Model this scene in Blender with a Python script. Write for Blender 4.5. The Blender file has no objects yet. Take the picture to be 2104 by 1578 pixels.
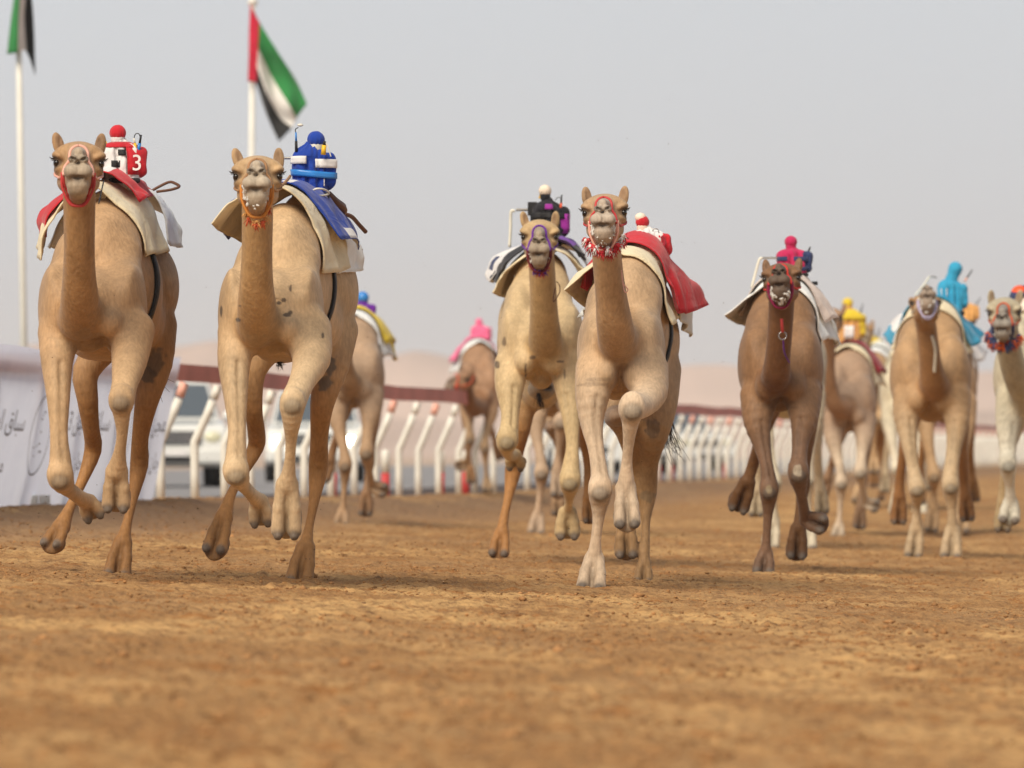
import bpy, math, random
import numpy as np
from mathutils import Vector, Matrix
random.seed(7); rng = np.random.default_rng(7)
HERO_H, BACK_H = 0.0075, 0.014        # voxel sizes used when the animal surfaces are grown

# ------------------------------------------------------------------ camera, world, sun, exposure
F = 2104*200/36.0                      # pixels per unit at the photo's width
CZ = 0.85
scene = bpy.context.scene
col = scene.collection
cd = bpy.data.cameras.new('camera'); cam = bpy.data.objects.new('camera', cd); col.objects.link(cam)
cam.location = (0, 0, CZ); cam.rotation_euler = (math.radians(90), 0, 0)
cd.lens = 200; cd.sensor_width = 36; cd.shift_y = 136/2104.0
cd.clip_start = 0.5; cd.clip_end = 30000
cd.dof.use_dof = True; cd.dof.focus_distance = 33.8; cd.dof.aperture_fstop = 3.3
scene.camera = cam

SUN_EL, SUN_AZ = math.radians(46), math.radians(-152)   # azimuth measured from +Y towards +X
w = bpy.data.worlds.new('World'); scene.world = w; w.use_nodes = True
nt = w.node_tree; nt.nodes.clear()
out = nt.nodes.new('ShaderNodeOutputWorld'); bg = nt.nodes.new('ShaderNodeBackground')
sky = nt.nodes.new('ShaderNodeTexSky'); sky.sky_type = 'NISHITA'; sky.sun_disc = False
sky.sun_elevation = SUN_EL; sky.sun_rotation = SUN_AZ; sky.dust_density = 4
tc = nt.nodes.new('ShaderNodeTexCoord'); sep = nt.nodes.new('ShaderNodeSeparateXYZ')
nt.links.new(tc.outputs['Generated'], sep.inputs[0])
ramp = nt.nodes.new('ShaderNodeValToRGB'); nt.links.new(sep.outputs['Z'], ramp.inputs[0])
cr = ramp.color_ramp
def lin(r, g, b):
    f = lambda c: (c/255/12.92) if c/255 <= 0.04045 else ((c/255+0.055)/1.055)**2.4
    return (f(r), f(g), f(b), 1)
cr.elements[0].position = 0.0; cr.elements[0].color = lin(215, 208, 203)
cr.elements[1].position = 1.0; cr.elements[1].color = lin(128, 136, 150)
for p, c in ((0.018, lin(216, 213, 211)), (0.035, lin(212, 215, 218)), (0.08, lin(212, 217, 222)), (0.35, lin(148, 153, 162))):
    e = cr.elements.new(p); e.color = c
mul = nt.nodes.new('ShaderNodeMix'); mul.data_type = 'RGBA'; mul.blend_type = 'MIX'
sc_ = nt.nodes.new('ShaderNodeVectorMath'); sc_.operation = 'SCALE'; sc_.inputs['Scale'].default_value = 0.07
nt.links.new(sky.outputs[0], sc_.inputs[0])
mul.inputs[0].default_value = 0.93                       # a thick dusty overcast hides nearly all of the clear sky
nt.links.new(sc_.outputs[0], mul.inputs[6]); nt.links.new(ramp.outputs[0], mul.inputs[7])
nt.links.new(mul.outputs[2], bg.inputs[0]); bg.inputs[1].default_value = 1.0
nt.links.new(bg.outputs[0], out.inputs[0])

sd_ = bpy.data.lights.new('sun', 'SUN'); sun = bpy.data.objects.new('sun', sd_); col.objects.link(sun)
sd_.energy = 4.2; sd_.angle = math.radians(34); sd_.color = (1, 0.88, 0.72)
sdir = Vector((math.sin(SUN_AZ)*math.cos(SUN_EL), math.cos(SUN_AZ)*math.cos(SUN_EL), math.sin(SUN_EL)))
sun.rotation_euler = sdir.to_track_quat('Z', 'Y').to_euler(); sun.location = (0, 0, 40)
vs = scene.view_settings; vs.view_transform = 'Standard'; vs.look = 'None'; vs.exposure = 0.10; vs.gamma = 1
scene.cycles.use_denoising = True
scene.cycles.max_bounces = 6

# ------------------------------------------------------------------ helpers
def at(px, py, D):
    return np.array([(px-1052.0)*D/F, D, CZ-(py-925.0)*D/F])

def tag(o, label=None, cat=None, group=None, kind=None):
    if label: o['label'] = label
    if cat: o['category'] = cat
    if group: o['group'] = group
    if kind: o['kind'] = kind
    return o

def empty(name, loc, label, cat, group=None, kind=None):
    o = bpy.data.objects.new(name, None); col.objects.link(o); o.location = loc
    o.empty_display_size = 0.2
    return tag(o, label, cat, group, kind)

def obj(name, V, Fc, mat, parent=None, smooth=True, mats=None, midx=None, origin=None, colors=None):
    """V world coordinates; the object's origin is put at its parent (or at origin)."""
    V = np.asarray(V, float)
    if parent is not None:
        org = np.zeros(3); q = parent
        while q is not None: org = org+np.array(q.location); q = q.parent
    else: org = np.array(origin) if origin is not None else np.zeros(3)
    me = bpy.data.meshes.new(name)
    Fc = list(Fc) if not isinstance(Fc, np.ndarray) else Fc
    Vl = (V-org)
    if isinstance(Fc, np.ndarray):
        n = len(Fc); k = Fc.shape[1]
        me.vertices.add(len(Vl)); me.vertices.foreach_set('co', Vl.astype(np.float32).ravel())
        me.loops.add(n*k); me.loops.foreach_set('vertex_index', Fc.astype(np.int32).ravel())
        me.polygons.add(n); me.polygons.foreach_set('loop_start', np.arange(0, n*k, k, dtype=np.int32))
        me.update(calc_edges=True)
    else:
        me.from_pydata([tuple(v) for v in Vl], [], [tuple(int(i) for i in f) for f in Fc]); me.update()
    if smooth: me.polygons.foreach_set('use_smooth', np.ones(len(me.polygons), bool))
    for m in (mats or [mat]): me.materials.append(m)
    if midx is not None: me.polygons.foreach_set('material_index', np.asarray(midx, np.int32))
    if colors is not None:
        a = me.color_attributes.new('coat', 'FLOAT_COLOR', 'POINT')
        c4 = np.ones((len(Vl), 4), np.float32); c4[:, :3] = colors; a.data.foreach_set('color', c4.ravel())
    me.validate()
    o = bpy.data.objects.new(name, me); col.objects.link(o)
    if parent is not None: o.parent = parent
    else: o.location = org
    return o

class MB:
    def __init__(s): s.v = []; s.f = []; s.m = []
    def add(s, V, Fc, m=0):
        b = len(s.v); s.v += [tuple(p) for p in V]; s.f += [tuple(i+b for i in f) for f in Fc]; s.m += [m]*len(Fc); return s
    def box(s, c, h, R=None, m=0, taper=1.0):
        c = np.array(c, float); P = []
        for z in (-1, 1):
            t = taper if z > 0 else 1
            for x, y in ((-1, -1), (1, -1), (1, 1), (-1, 1)):
                p = np.array([x*h[0]*t, y*h[1]*t, z*h[2]])
                if R is not None: p = R @ p
                P.append(c+p)
        return s.add(P, [(3, 2, 1, 0), (4, 5, 6, 7), (0, 1, 5, 4), (1, 2, 6, 5), (2, 3, 7, 6), (3, 0, 4, 7)], m)
    def tube(s, P, r, n=8, m=0, flat=1.0, closed=False):
        P = [np.array(p, float) for p in P]; k = len(P)
        r = [r]*k if np.isscalar(r) else list(r)
        V = []; up0 = np.array([0, 0, 1.0])
        prev = None
        for i in range(k):
            if closed: t = P[(i+1) % k]-P[i-1]
            else: t = P[min(i+1, k-1)]-P[max(i-1, 0)]
            t = t/(np.linalg.norm(t)+1e-9)
            if prev is None:
                a = np.cross(t, up0)
                if np.linalg.norm(a) < 0.1: a = np.cross(t, np.array([1.0, 0, 0]))
            else: a = prev-t*np.dot(prev, t)
            a /= np.linalg.norm(a)+1e-9; prev = a; b = np.cross(t, a)
            for j in range(n):
                q = 2*math.pi*j/n; V.append(P[i]+a*math.cos(q)*r[i]+b*math.sin(q)*r[i]*flat)
        Fc = []
        for i in range(k if closed else k-1):
            i2 = (i+1) % k
            for j in range(n):
                Fc.append((i*n+j, i*n+(j+1) % n, i2*n+(j+1) % n, i2*n+j))
        if not closed:
            Fc.append(tuple(range(n-1, -1, -1))); Fc.append(tuple((k-1)*n+j for j in range(n)))
        return s.add(V, Fc, m)
    def ball(s, c, r, nu=14, nv=9, m=0, R=None, jit=0.0):
        c = np.array(c, float); r = np.array([r]*3 if np.isscalar(r) else r, float); V = []
        for i in range(nv+1):
            th = math.pi*i/nv
            for j in range(nu):
                ph = 2*math.pi*j/nu
                p = np.array([math.sin(th)*math.cos(ph), math.sin(th)*math.sin(ph), math.cos(th)])*r
                if jit and 0 < i < nv: p = p*(1+jit*(rng.random()-0.5)*2)
                if R is not None: p = R @ p
                V.append(c+p)
        Fc = [(i*nu+j, (i+1)*nu+j, (i+1)*nu+(j+1) % nu, i*nu+(j+1) % nu) for i in range(nv) for j in range(nu)]
        return s.add(V, Fc, m)
    def prism(s, poly, y0, y1, m=0, axis=1):
        """polygon in the plane across axis, extruded along it"""
        n = len(poly); V = []
        for y in (y0, y1):
            for (a, b) in poly:
                V.append((y, a, b) if axis == 0 else (a, y, b))
        Fc = [tuple(range(n)), tuple(range(2*n-1, n-1, -1))]+[(i, i+n, (i+1) % n+n, (i+1) % n) for i in range(n)]
        return s.add(V, Fc, m)
    def build(s, name, mat, parent=None, smooth=True, mats=None, origin=None, bevel=0):
        o = obj(name, np.array(s.v), s.f, mat, parent, smooth, mats, s.m if mats else None, origin)
        if bevel:
            b = o.modifiers.new('bevel', 'BEVEL'); b.width = bevel; b.segments = 2; b.limit_method = 'ANGLE'
        return o

def spline(P, n):
    """Catmull-Rom through P"""
    P = np.array(P, float); k = len(P); t = np.linspace(0, k-1, n); O = []
    for q in t:
        i = min(int(q), k-2); u = q-i
        p0 = P[i-1] if i > 0 else 2*P[0]-P[1]
        p3 = P[i+2] if i+2 < k else 2*P[-1]-P[-2]
        p1, p2 = P[i], P[i+1]
        O.append(0.5*((2*p1)+(-p0+p2)*u+(2*p0-5*p1+4*p2-p3)*u*u+(-p0+3*p1-3*p2+p3)*u**3))
    return np.array(O)

# value noise
def _h(ix, iy, seed):
    n = (ix.astype(np.int64)*374761393+iy.astype(np.int64)*668265263+seed*974634777) & 0xffffffff
    n = ((n ^ (n >> 13))*1274126177) & 0xffffffff
    return ((n ^ (n >> 16)) & 0xffff)/65535.0
def vnoise(x, y, seed=0):
    ix = np.floor(x); iy = np.floor(y); fx = x-ix; fy = y-iy
    fx = fx*fx*(3-2*fx); fy = fy*fy*(3-2*fy)
    a = _h(ix, iy, seed); b = _h(ix+1, iy, seed); c = _h(ix, iy+1, seed); d = _h(ix+1, iy+1, seed)
    return (a*(1-fx)+b*fx)*(1-fy)+(c*(1-fx)+d*fx)*fy-0.5
def sstep(a, b, x):
    t = np.clip((x-a)/(b-a), 0, 1); return t*t*(3-2*t)

# ------------------------------------------------------------------ materials
def nodes(name):
    m = bpy.data.materials.new(name); m.use_nodes = True
    n = m.node_tree; b = n.nodes['Principled BSDF']; return m, n, b
def noise_mix(n, c1, c2, scale, detail=4, coord='Object', lo=0.35, hi=0.65, stretch=None):
    tcn = n.nodes.new('ShaderNodeTexCoord'); mp = n.nodes.new('ShaderNodeMapping')
    if stretch: mp.inputs['Scale'].default_value = stretch
    nz = n.nodes.new('ShaderNodeTexNoise'); nz.inputs['Scale'].default_value = scale; nz.inputs['Detail'].default_value = detail
    r = n.nodes.new('ShaderNodeMapRange'); r.inputs[1].default_value = lo; r.inputs[2].default_value = hi
    mx = n.nodes.new('ShaderNodeMix'); mx.data_type = 'RGBA'
    n.links.new(tcn.outputs[coord], mp.inputs[0]); n.links.new(mp.outputs[0], nz.inputs[0])
    n.links.new(nz.outputs[0], r.inputs[0]); n.links.new(r.outputs[0], mx.inputs[0])
    mx.inputs[6].default_value = c1; mx.inputs[7].default_value = c2
    return mx, nz, mp
def mat(name, rgb, rough=0.6, spec=0.3, metal=0.0, var=0.12, scale=8, bump=0.0, bscale=60, coat=0, stretch=None):
    m, n, b = nodes(name); c = tuple(rgb)+(1,)
    d = tuple(max(0, x*(1-var)) for x in rgb)+(1,); l = tuple(min(1, x*(1+var*0.6)) for x in rgb)+(1,)
    mx, nz, mp = noise_mix(n, d, l, scale, stretch=stretch)
    n.links.new(mx.outputs[2], b.inputs['Base Color'])
    b.inputs['Roughness'].default_value = rough; b.inputs['Specular IOR Level'].default_value = spec
    b.inputs['Metallic'].default_value = metal; b.inputs['Coat Weight'].default_value = coat
    if bump:
        nz2 = n.nodes.new('ShaderNodeTexNoise'); nz2.inputs['Scale'].default_value = bscale; nz2.inputs['Detail'].default_value = 5
        n.links.new(mp.outputs[0], nz2.inputs[0])
        bp = n.nodes.new('ShaderNodeBump'); bp.inputs['Strength'].default_value = bump; bp.inputs['Distance'].default_value = 0.01
        n.links.new(nz2.outputs[0], bp.inputs['Height']); n.links.new(bp.outputs[0], b.inputs['Normal'])
    return m
def cloth(name, rgb, wr=0.5, rough=0.85, sheen=0.2, var=0.08):
    """woven cloth with soft wrinkles"""
    m, n, b = nodes(name)
    mx, nz, mp = noise_mix(n, tuple(x*(1-var) for x in rgb)+(1,), tuple(min(1, x*(1+var)) for x in rgb)+(1,), 6)
    n.links.new(mx.outputs[2], b.inputs['Base Color'])
    b.inputs['Roughness'].default_value = rough; b.inputs['Specular IOR Level'].default_value = 0.2
    b.inputs['Sheen Weight'].default_value = sheen
    n1 = n.nodes.new('ShaderNodeTexNoise'); n1.inputs['Scale'].default_value = 9; n1.inputs['Detail'].default_value = 3; n1.inputs['Distortion'].default_value = 1.2
    n.links.new(mp.outputs[0], n1.inputs[0])
    b1 = n.nodes.new('ShaderNodeBump'); b1.inputs['Strength'].default_value = wr; b1.inputs['Distance'].default_value = 0.03
    n.links.new(n1.outputs[0], b1.inputs['Height'])
    n2 = n.nodes.new('ShaderNodeTexNoise'); n2.inputs['Scale'].default_value = 300
    n.links.new(mp.outputs[0], n2.inputs[0])
    b2 = n.nodes.new('ShaderNodeBump'); b2.inputs['Strength'].default_value = 0.2; b2.inputs['Distance'].default_value = 0.003
    n.links.new(n2.outputs[0], b2.inputs['Height']); n.links.new(b1.outputs[0], b2.inputs['Normal'])
    n.links.new(b2.outputs[0], b.inputs['Normal'])
    return m
def emis(name, rgb, st):
    m, n, b = nodes(name); b.inputs['Base Color'].default_value = tuple(rgb)+(1,)
    b.inputs['Emission Color'].default_value = tuple(rgb)+(1,); b.inputs['Emission Strength'].default_value = st
    return m
def hide_mat():
    m, n, b = nodes('camel_coat')
    at_ = n.nodes.new('ShaderNodeAttribute'); at_.attribute_name = 'coat'
    tcn = n.nodes.new('ShaderNodeTexCoord')
    def N(scale, det, dist=0, st=(1, 1, 1)):
        mp = n.nodes.new('ShaderNodeMapping'); mp.inputs['Scale'].default_value = st
        z = n.nodes.new('ShaderNodeTexNoise'); z.inputs['Scale'].default_value = scale; z.inputs['Detail'].default_value = det; z.inputs['Distortion'].default_value = dist
        n.links.new(tcn.outputs['Object'], mp.inputs[0]); n.links.new(mp.outputs[0], z.inputs[0]); return z
    def mulc(prev, nz, lo, hi, a, b_):
        r = n.nodes.new('ShaderNodeMapRange'); r.inputs[1].default_value = lo; r.inputs[2].default_value = hi
        r.inputs[3].default_value = a; r.inputs[4].default_value = b_
        n.links.new(nz.outputs[0], r.inputs[0])
        v = n.nodes.new('ShaderNodeVectorMath'); v.operation = 'SCALE'
        n.links.new(prev, v.inputs[0]); n.links.new(r.outputs[0], v.inputs['Scale']); return v.outputs[0]
    big = N(4.5, 4, 0.6); fine = N(70, 5, 0, (1, 1, 0.25)); mid = N(18, 4, 0.8)
    c = mulc(at_.outputs[0], big, 0.3, 0.7, 0.80, 1.12)
    c = mulc(c, mid, 0.3, 0.7, 0.92, 1.06)
    c = mulc(c, fine, 0.3, 0.7, 0.84, 1.10)
    n.links.new(c, b.inputs['Base Color'])
    b.inputs['Roughness'].default_value = 0.62; b.inputs['Specular IOR Level'].default_value = 0.28
    b.inputs['Sheen Weight'].default_value = 0.12; b.inputs['Sheen Roughness'].default_value = 0.4
    b1 = n.nodes.new('ShaderNodeBump'); b1.inputs['Strength'].default_value = 0.16; b1.inputs['Distance'].default_value = 0.03
    n.links.new(mid.outputs[0], b1.inputs['Height'])
    b2 = n.nodes.new('ShaderNodeBump'); b2.inputs['Strength'].default_value = 0.55; b2.inputs['Distance'].default_value = 0.006
    n.links.new(fine.outputs[0], b2.inputs['Height']); n.links.new(b1.outputs[0], b2.inputs['Normal'])
    n.links.new(b2.outputs[0], b.inputs['Normal'])
    return m
COAT = hide_mat()
M = dict(
    eye=mat('eye_dark', (.012, .008, .006), 0.08, 0.6, var=0),
    black=mat('black_webbing', (.018, .018, .02), 0.6, 0.3, bump=.2),
    hair=mat('dark_hair', (.03, .02, .014), 0.55),
    foam=mat('mouth_foam', (.66, .64, .60), 0.35, 0.5, bump=.4, bscale=120),
    cream=cloth('cream_canvas', (.76, .66, .45)), white=cloth('white_canvas', (.82, .84, .82)),
    greyw=cloth('grey_white_canvas', (.66, .67, .63)), pink_w=cloth('pale_pink_canvas', (.66, .56, .50)),
    red=cloth('red_cloth', (.52, .018, .03)), blue=cloth('blue_cloth', (.012, .05, .33)),
    navy=cloth('navy_cloth', (.03, .045, .12)), blackc=cloth('black_cloth', (.015, .015, .02)),
    purple=cloth('purple_cloth', (.13, .02, .30)), magenta=cloth('magenta_cloth', (.32, .03, .30)),
    cyan=cloth('cyan_cloth', (.035, .32, .52)), yellow=cloth('yellow_cloth', (.70, .52, .04)),
    orange=cloth('orange_cloth', (.68, .36, .12)), pink=cloth('pink_cloth', (.75, .16, .30)),
    crimson=cloth('crimson_cloth', (.50, .02, .10)), dkred=cloth('dark_red_cloth', (.30, .02, .035)),
    whitef=cloth('white_fabric', (.74, .73, .72), wr=.3), brown=mat('brown_leather', (.13, .055, .03), 0.5, bump=.3),
    lblue=mat('light_blue_band', (.03, .22, .62), 0.3, 0.5), yel=mat('yellow_plastic', (.8, .48, .03), 0.4),
    pale=mat('pale_cap', (.80, .68, .55), 0.6), metal=mat('grey_metal', (.35, .33, .30), 0.35, metal=.8),
    hose=mat('ivory_hose', (.72, .70, .60), 0.45), orangep=mat('orange_red_plastic', (.75, .10, .03), 0.4),
    rust=cloth('rust_orange_tassel', (.50, .08, .02)),
    wpaint=mat('white_paint', (.74, .73, .66), 0.45, 0.4, var=.06, scale=3), maroon=mat('maroon_paint', (.56, .20, .17), 0.6, var=.2, scale=1.5),
    redpaint=mat('faded_red_paint', (.78, .42, .33), 0.5), redm=mat('red_marker_paint', (.50, .05, .05), 0.5),
    car=mat('white_car_paint', (.72, .73, .70), 0.25, 0.5, var=.04, scale=2, coat=.6), glass=mat('car_glass', (.09, .11, .13), 0.08, 0.6, var=0),
    tyre=mat('tyre_rubber', (.02, .02, .02), 0.8), chrome=mat('grille_chrome', (.4, .4, .4), 0.25, metal=.7),
    lampoff=mat('headlamp_lens', (.62, .60, .42), 0.15, 0.6), lamp=emis('lit_headlamp', (1, .95, .86), 14),
)

# ------------------------------------------------------------------ ground height
FA = np.array([-3.4, 57.0]); FT = np.array([.1441, .9896]); FN = np.array([.9896, -.1441])
def gz(x, y, fine=False):
    """height of the track surface at (x, y)"""
    x = np.asarray(x, float); y = np.asarray(y, float)
    sd = (x-FA[0])*FN[0]+(y-FA[1])*FN[1]
    near = -.82-.04*np.clip(x, -3.6, 5)
    base = near+(-.745-near)*sstep(56, 95, y)
    z = base+.20*np.exp(-((sd-.25)/.75)**2)*sstep(30, 52, y)
    z = np.where(sd < -.35, z-(sstep(.35, 2.2, -sd)*(z+1.22)), z)
    z = z+CZ
    if fine:
        on = sstep(-1.5, .5, sd)
        z = z+on*(.030*vnoise(x*.55, y*.30, 1)+.022*vnoise(x*1.7, y*1.3, 2)+.016*vnoise(x*4.5, y*4, 3)+.017*vnoise(x*11, y*10, 4)+.016*vnoise(x*26, y*20, 5)+.013*vnoise(x*50, y*32, 6))
        c = vnoise(x*7.3, y*6.1, 9)+.5*vnoise(x*15, y*13, 10)
        z = z+on*np.clip(c-.30, 0, 1)*.06
    return z
# ------------------------------------------------------------------ the setting
def sand_mat(name='race_sand'):
    m, n, b = nodes(name)
    geo = n.nodes.new('ShaderNodeNewGeometry')
    def N(scale, det, st=(1, 1, 1), dist=0):
        mp = n.nodes.new('ShaderNodeMapping'); mp.inputs['Scale'].default_value = st
        z = n.nodes.new('ShaderNodeTexNoise'); z.inputs['Scale'].default_value = scale; z.inputs['Detail'].default_value = det; z.inputs['Distortion'].default_value = dist
        n.links.new(geo.outputs['Position'], mp.inputs[0]); n.links.new(mp.outputs[0], z.inputs[0]); return z
    def R(z, lo, hi):
        r = n.nodes.new('ShaderNodeMapRange'); r.inputs[1].default_value = lo; r.inputs[2].default_value = hi
        n.links.new(z, r.inputs[0]); return r.outputs[0]
    def MX(f, a, c):
        x = n.nodes.new('ShaderNodeMix'); x.data_type = 'RGBA'; n.links.new(f, x.inputs[0])
        for i, v in ((6, a), (7, c)):
            if isinstance(v, tuple): x.inputs[i].default_value = v
            else: n.links.new(v, x.inputs[i])
        return x.outputs[2]
    big = N(.34, 3, (1, .55, 1), .5); mid = N(1.1, 6, (1, .55, 1), .4); sm = N(11, 6); gr = N(90, 3); vor = N(4.2, 4)
    c = MX(R(big.outputs[0], .42, .60), (.53, .32, .135, 1), (.34, .195, .088, 1))
    c2 = MX(R(mid.outputs[0], .42, .60), c, (.32, .17, .068, 1))
    c3 = MX(R(sm.outputs[0], .50, .68), c2, (.21, .11, .05, 1))
    c4 = MX(R(vor.outputs[0], .57, .66), c3, (.30, .135, .045, 1))
    c5 = MX(R(gr.outputs[0], .54, .74), c4, (.52, .33, .15, 1))
    # strip of darker churned earth running beside the rail
    sepn = n.nodes.new('ShaderNodeSeparateXYZ'); n.links.new(geo.outputs['Position'], sepn.inputs[0])
    d1 = n.nodes.new('ShaderNodeVectorMath'); d1.operation = 'DOT_PRODUCT'; n.links.new(geo.outputs['Position'], d1.inputs[0]); d1.inputs[1].default_value = (.9896, -.1441, 0)
    off = n.nodes.new('ShaderNodeMath'); off.operation = 'SUBTRACT'; n.links.new(d1.outputs['Value'], off.inputs[0]); off.inputs[1].default_value = float(FA@FN)
    wob = n.nodes.new('ShaderNodeMath'); wob.operation = 'MULTIPLY_ADD'; n.links.new(mid.outputs[0], wob.inputs[0]); wob.inputs[1].default_value = 1.6; n.links.new(off.outputs[0], wob.inputs[2])
    r1 = n.nodes.new('ShaderNodeMapRange'); r1.inputs[1].default_value = 3.6; r1.inputs[2].default_value = 1.5; n.links.new(wob.outputs[0], r1.inputs[0])
    r2 = n.nodes.new('ShaderNodeMapRange'); r2.inputs[1].default_value = .9; r2.inputs[2].default_value = 1.5; n.links.new(wob.outputs[0], r2.inputs[0])
    mm = n.nodes.new('ShaderNodeMath'); mm.operation = 'MULTIPLY'; n.links.new(r1.outputs[0], mm.inputs[0]); n.links.new(r2.outputs[0], mm.inputs[1])
    mk = n.nodes.new('ShaderNodeMath'); mk.operation = 'MULTIPLY'; n.links.new(mm.outputs[0], mk.inputs[0]); mk.inputs[1].default_value = .75
    c6 = MX(mk.outputs[0], c5, (.25, .16, .10, 1))
    n.links.new(c6, b.inputs['Base Color']); b.inputs['Roughness'].default_value = .95; b.inputs['Specular IOR Level'].default_value = .1
    b1 = n.nodes.new('ShaderNodeBump'); b1.inputs['Strength'].default_value = .8; b1.inputs['Distance'].default_value = .05
    n.links.new(sm.outputs[0], b1.inputs['Height'])
    b2 = n.nodes.new('ShaderNodeBump'); b2.inputs['Strength'].default_value = .7; b2.inputs['Distance'].default_value = .008
    n.links.new(gr.outputs[0], b2.inputs['Height']); n.links.new(b1.outputs[0], b2.inputs['Normal']); n.links.new(b2.outputs[0], b.inputs['Normal'])
    return m
SAND = sand_mat()
def build_track():
    ys = [8.0]
    while ys[-1] < 400: ys.append(ys[-1]*1.0 + max(.03, ys[-1]*.0013 if ys[-1] < 45 else ys[-1]*.004))
    ys = np.array(ys); nx = 1000
    u = np.linspace(-1, 1, nx); u = np.sign(u)*(.55*np.abs(u)+.45*np.abs(u)**3)
    Y = np.repeat(ys[:, None], nx, 1)
    X = u[None, :]*(3.5+.17*Y)
    Z = gz(X, Y, True)
    V = np.stack([X, Y, Z], -1).reshape(-1, 3)
    ny = len(ys); i = np.arange(ny-1)[:, None]*nx+np.arange(nx-1)[None, :]; i = i.ravel()
    Fc = np.stack([i, i+1, i+nx+1, i+nx], 1)
    tag(obj('race_track', V, Fc, SAND), kind='structure')
    print('track verts', len(V))
build_track()
gm = mat('desert_ground', (.47, .35, .26), .95, .1, var=.2, scale=.05)
V = [(-9000, -60, -.32), (9000, -60, -.32), (9000, 12000, -.32), (-9000, 12000, -.32)]
tag(obj('ground', V, [(0, 1, 2, 3)], gm, smooth=False), kind='structure')
# grey service road beyond the rail, running beside it
rm = mat('road_asphalt', (.26, .255, .26), .85, .2, var=.1, scale=.6)
P = [FA+FT*s+(-FN)*q for s, q in ((-45, 3.6), (700, 3.6), (700, 26), (-45, 26))]
tag(obj('service_road', [(p[0], p[1], z) for z in (-.5, .22) for p in P], [(4, 5, 6, 7), (0, 1, 5, 4), (1, 2, 6, 5), (2, 3, 7, 6), (3, 0, 4, 7)], rm, smooth=False), kind='structure')

def ridge(name, y, xs, hs, colr, seed):
    xs = np.array(xs, float); hs = np.array(hs, float)
    X = np.linspace(xs[0], xs[-1], 260); H = np.interp(X, xs, hs)
    H = H*(1+.10*vnoise(X/(60+y*.01), X*0+seed, seed))+1.6*vnoise(X/22, X*0, seed+3)+.8*vnoise(X/8, X*0, seed+4)
    V = []; J = 14
    for j in range(J):
        t = j/(J-1.0); yy = y+(t-.5)*420; prof = math.sin(math.pi*min(1, t*1.0))**.8 if t < 1 else 0
        V.append(np.stack([X, yy+40*vnoise(X/90, X*0+j*.3, seed), np.maximum(H, .2)*prof*(1+.12*vnoise(X/30, X*0+j, seed+7))-.6], -1))
    V = np.concatenate(V); n = len(X); i = (np.arange(J-1)[:, None]*n+np.arange(n-1)[None]).ravel()
    tag(obj(name, V, np.stack([i, i+1, i+n+1, i+n], 1), mat(name+'_rock', colr, .95, .1, var=.12, scale=.01)), kind='structure')
def hx(px, D): return (px-1052)*D/F
def hz(py, D): return (925-py)*D/F
D = 1700
ridge('hills', D, [hx(p, D) for p in (-900, -200, 60, 340, 450, 560, 760, 850, 960, 1100, 1320, 1410, 1520, 1700, 1850, 2010, 2200, 2900)],
      [hz(p, D) for p in (700, 715, 705, 716, 703, 722, 735, 716, 732, 750, 752, 733, 746, 790, 800, 762, 770, 740)], (.56, .42, .34), 3)
D = 1150
ridge('hills', D, [hx(p, D) for p in (-900, 0, 400, 800, 1000, 1340, 1500, 1900, 2100, 2900)],
      [hz(p, D) for p in (850, 840, 850, 838, 850, 842, 850, 845, 838, 850)], (.50, .38, .31), 8)

# ------------------------------------------------------------------ the rail
def fence_pt(s, q=0.0): p = FA+FT*s+FN*q; return p
def build_fence():
    p0 = fence_pt(0)
    root = empty('running_rail_fence', (p0[0], p0[1], gz(*p0)), 'long white rail fence with bent posts and a broad maroon top board beside the track', 'fence')
    PH, BH, OV = .64, 1.26, .25
    # top board, one continuous plank following the posts
    S = np.arange(-16, 230, 2.0); mb = MB(); A = []
    for s in S:
        q = fence_pt(s, OV+.02); z0 = float(gz(*fence_pt(s, .1)))+BH
        sg = .012*math.sin(s*.9); A.append((q, z0+sg))
    V = []
    for q, z in A:
        for dn, dz in ((-.02, -.085), (.02, -.085), (.02, .085), (-.02, .085)):
            V.append((q[0]+FN[0]*dn, q[1]+FN[1]*dn, z+dz))
    Fc = [(4*i+j, 4*i+(j+1) % 4, 4*i+4+(j+1) % 4, 4*i+4+j) for i in range(len(A)-1) for j in range(4)]
    mb.add(V, Fc); mb.build('top_rail', M['maroon'], root, smooth=False)
    far = MB(); n = 0
    for k in range(0, 125):
        s = -15+1.6*k+random.uniform(-.13, .13)
        a = fence_pt(s); z = float(gz(*fence_pt(s, .1)))-.06
        j = (random.random()-.5)*.03
        P = [(a[0]+FN[0]*q, a[1]+FN[1]*q, z+h) for q, h in ((0, 0), (j*.3, PH-.06), (.02+j, PH+.03), (OV*.5, PH+.28), (OV-.01, BH-.04))]
        P = spline(P, 9)
        if n < 98:
            mb = MB(); mb.tube(P[:-1], .045, 10, 0); mb.tube([P[-2]+(P[-1]-P[-2])*.1, P[-1]], .0455, 10, 1)
            # small sleeve where the tube bends
            mb.build('post', None, root, mats=[M['wpaint'], M['redpaint'] if k % 2 else M['wpaint']]); n += 1
        else: far.tube(P, .045, 6)
    fo = far.build('post', M['wpaint'], root); fo['kind'] = 'stuff'
build_fence()
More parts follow.
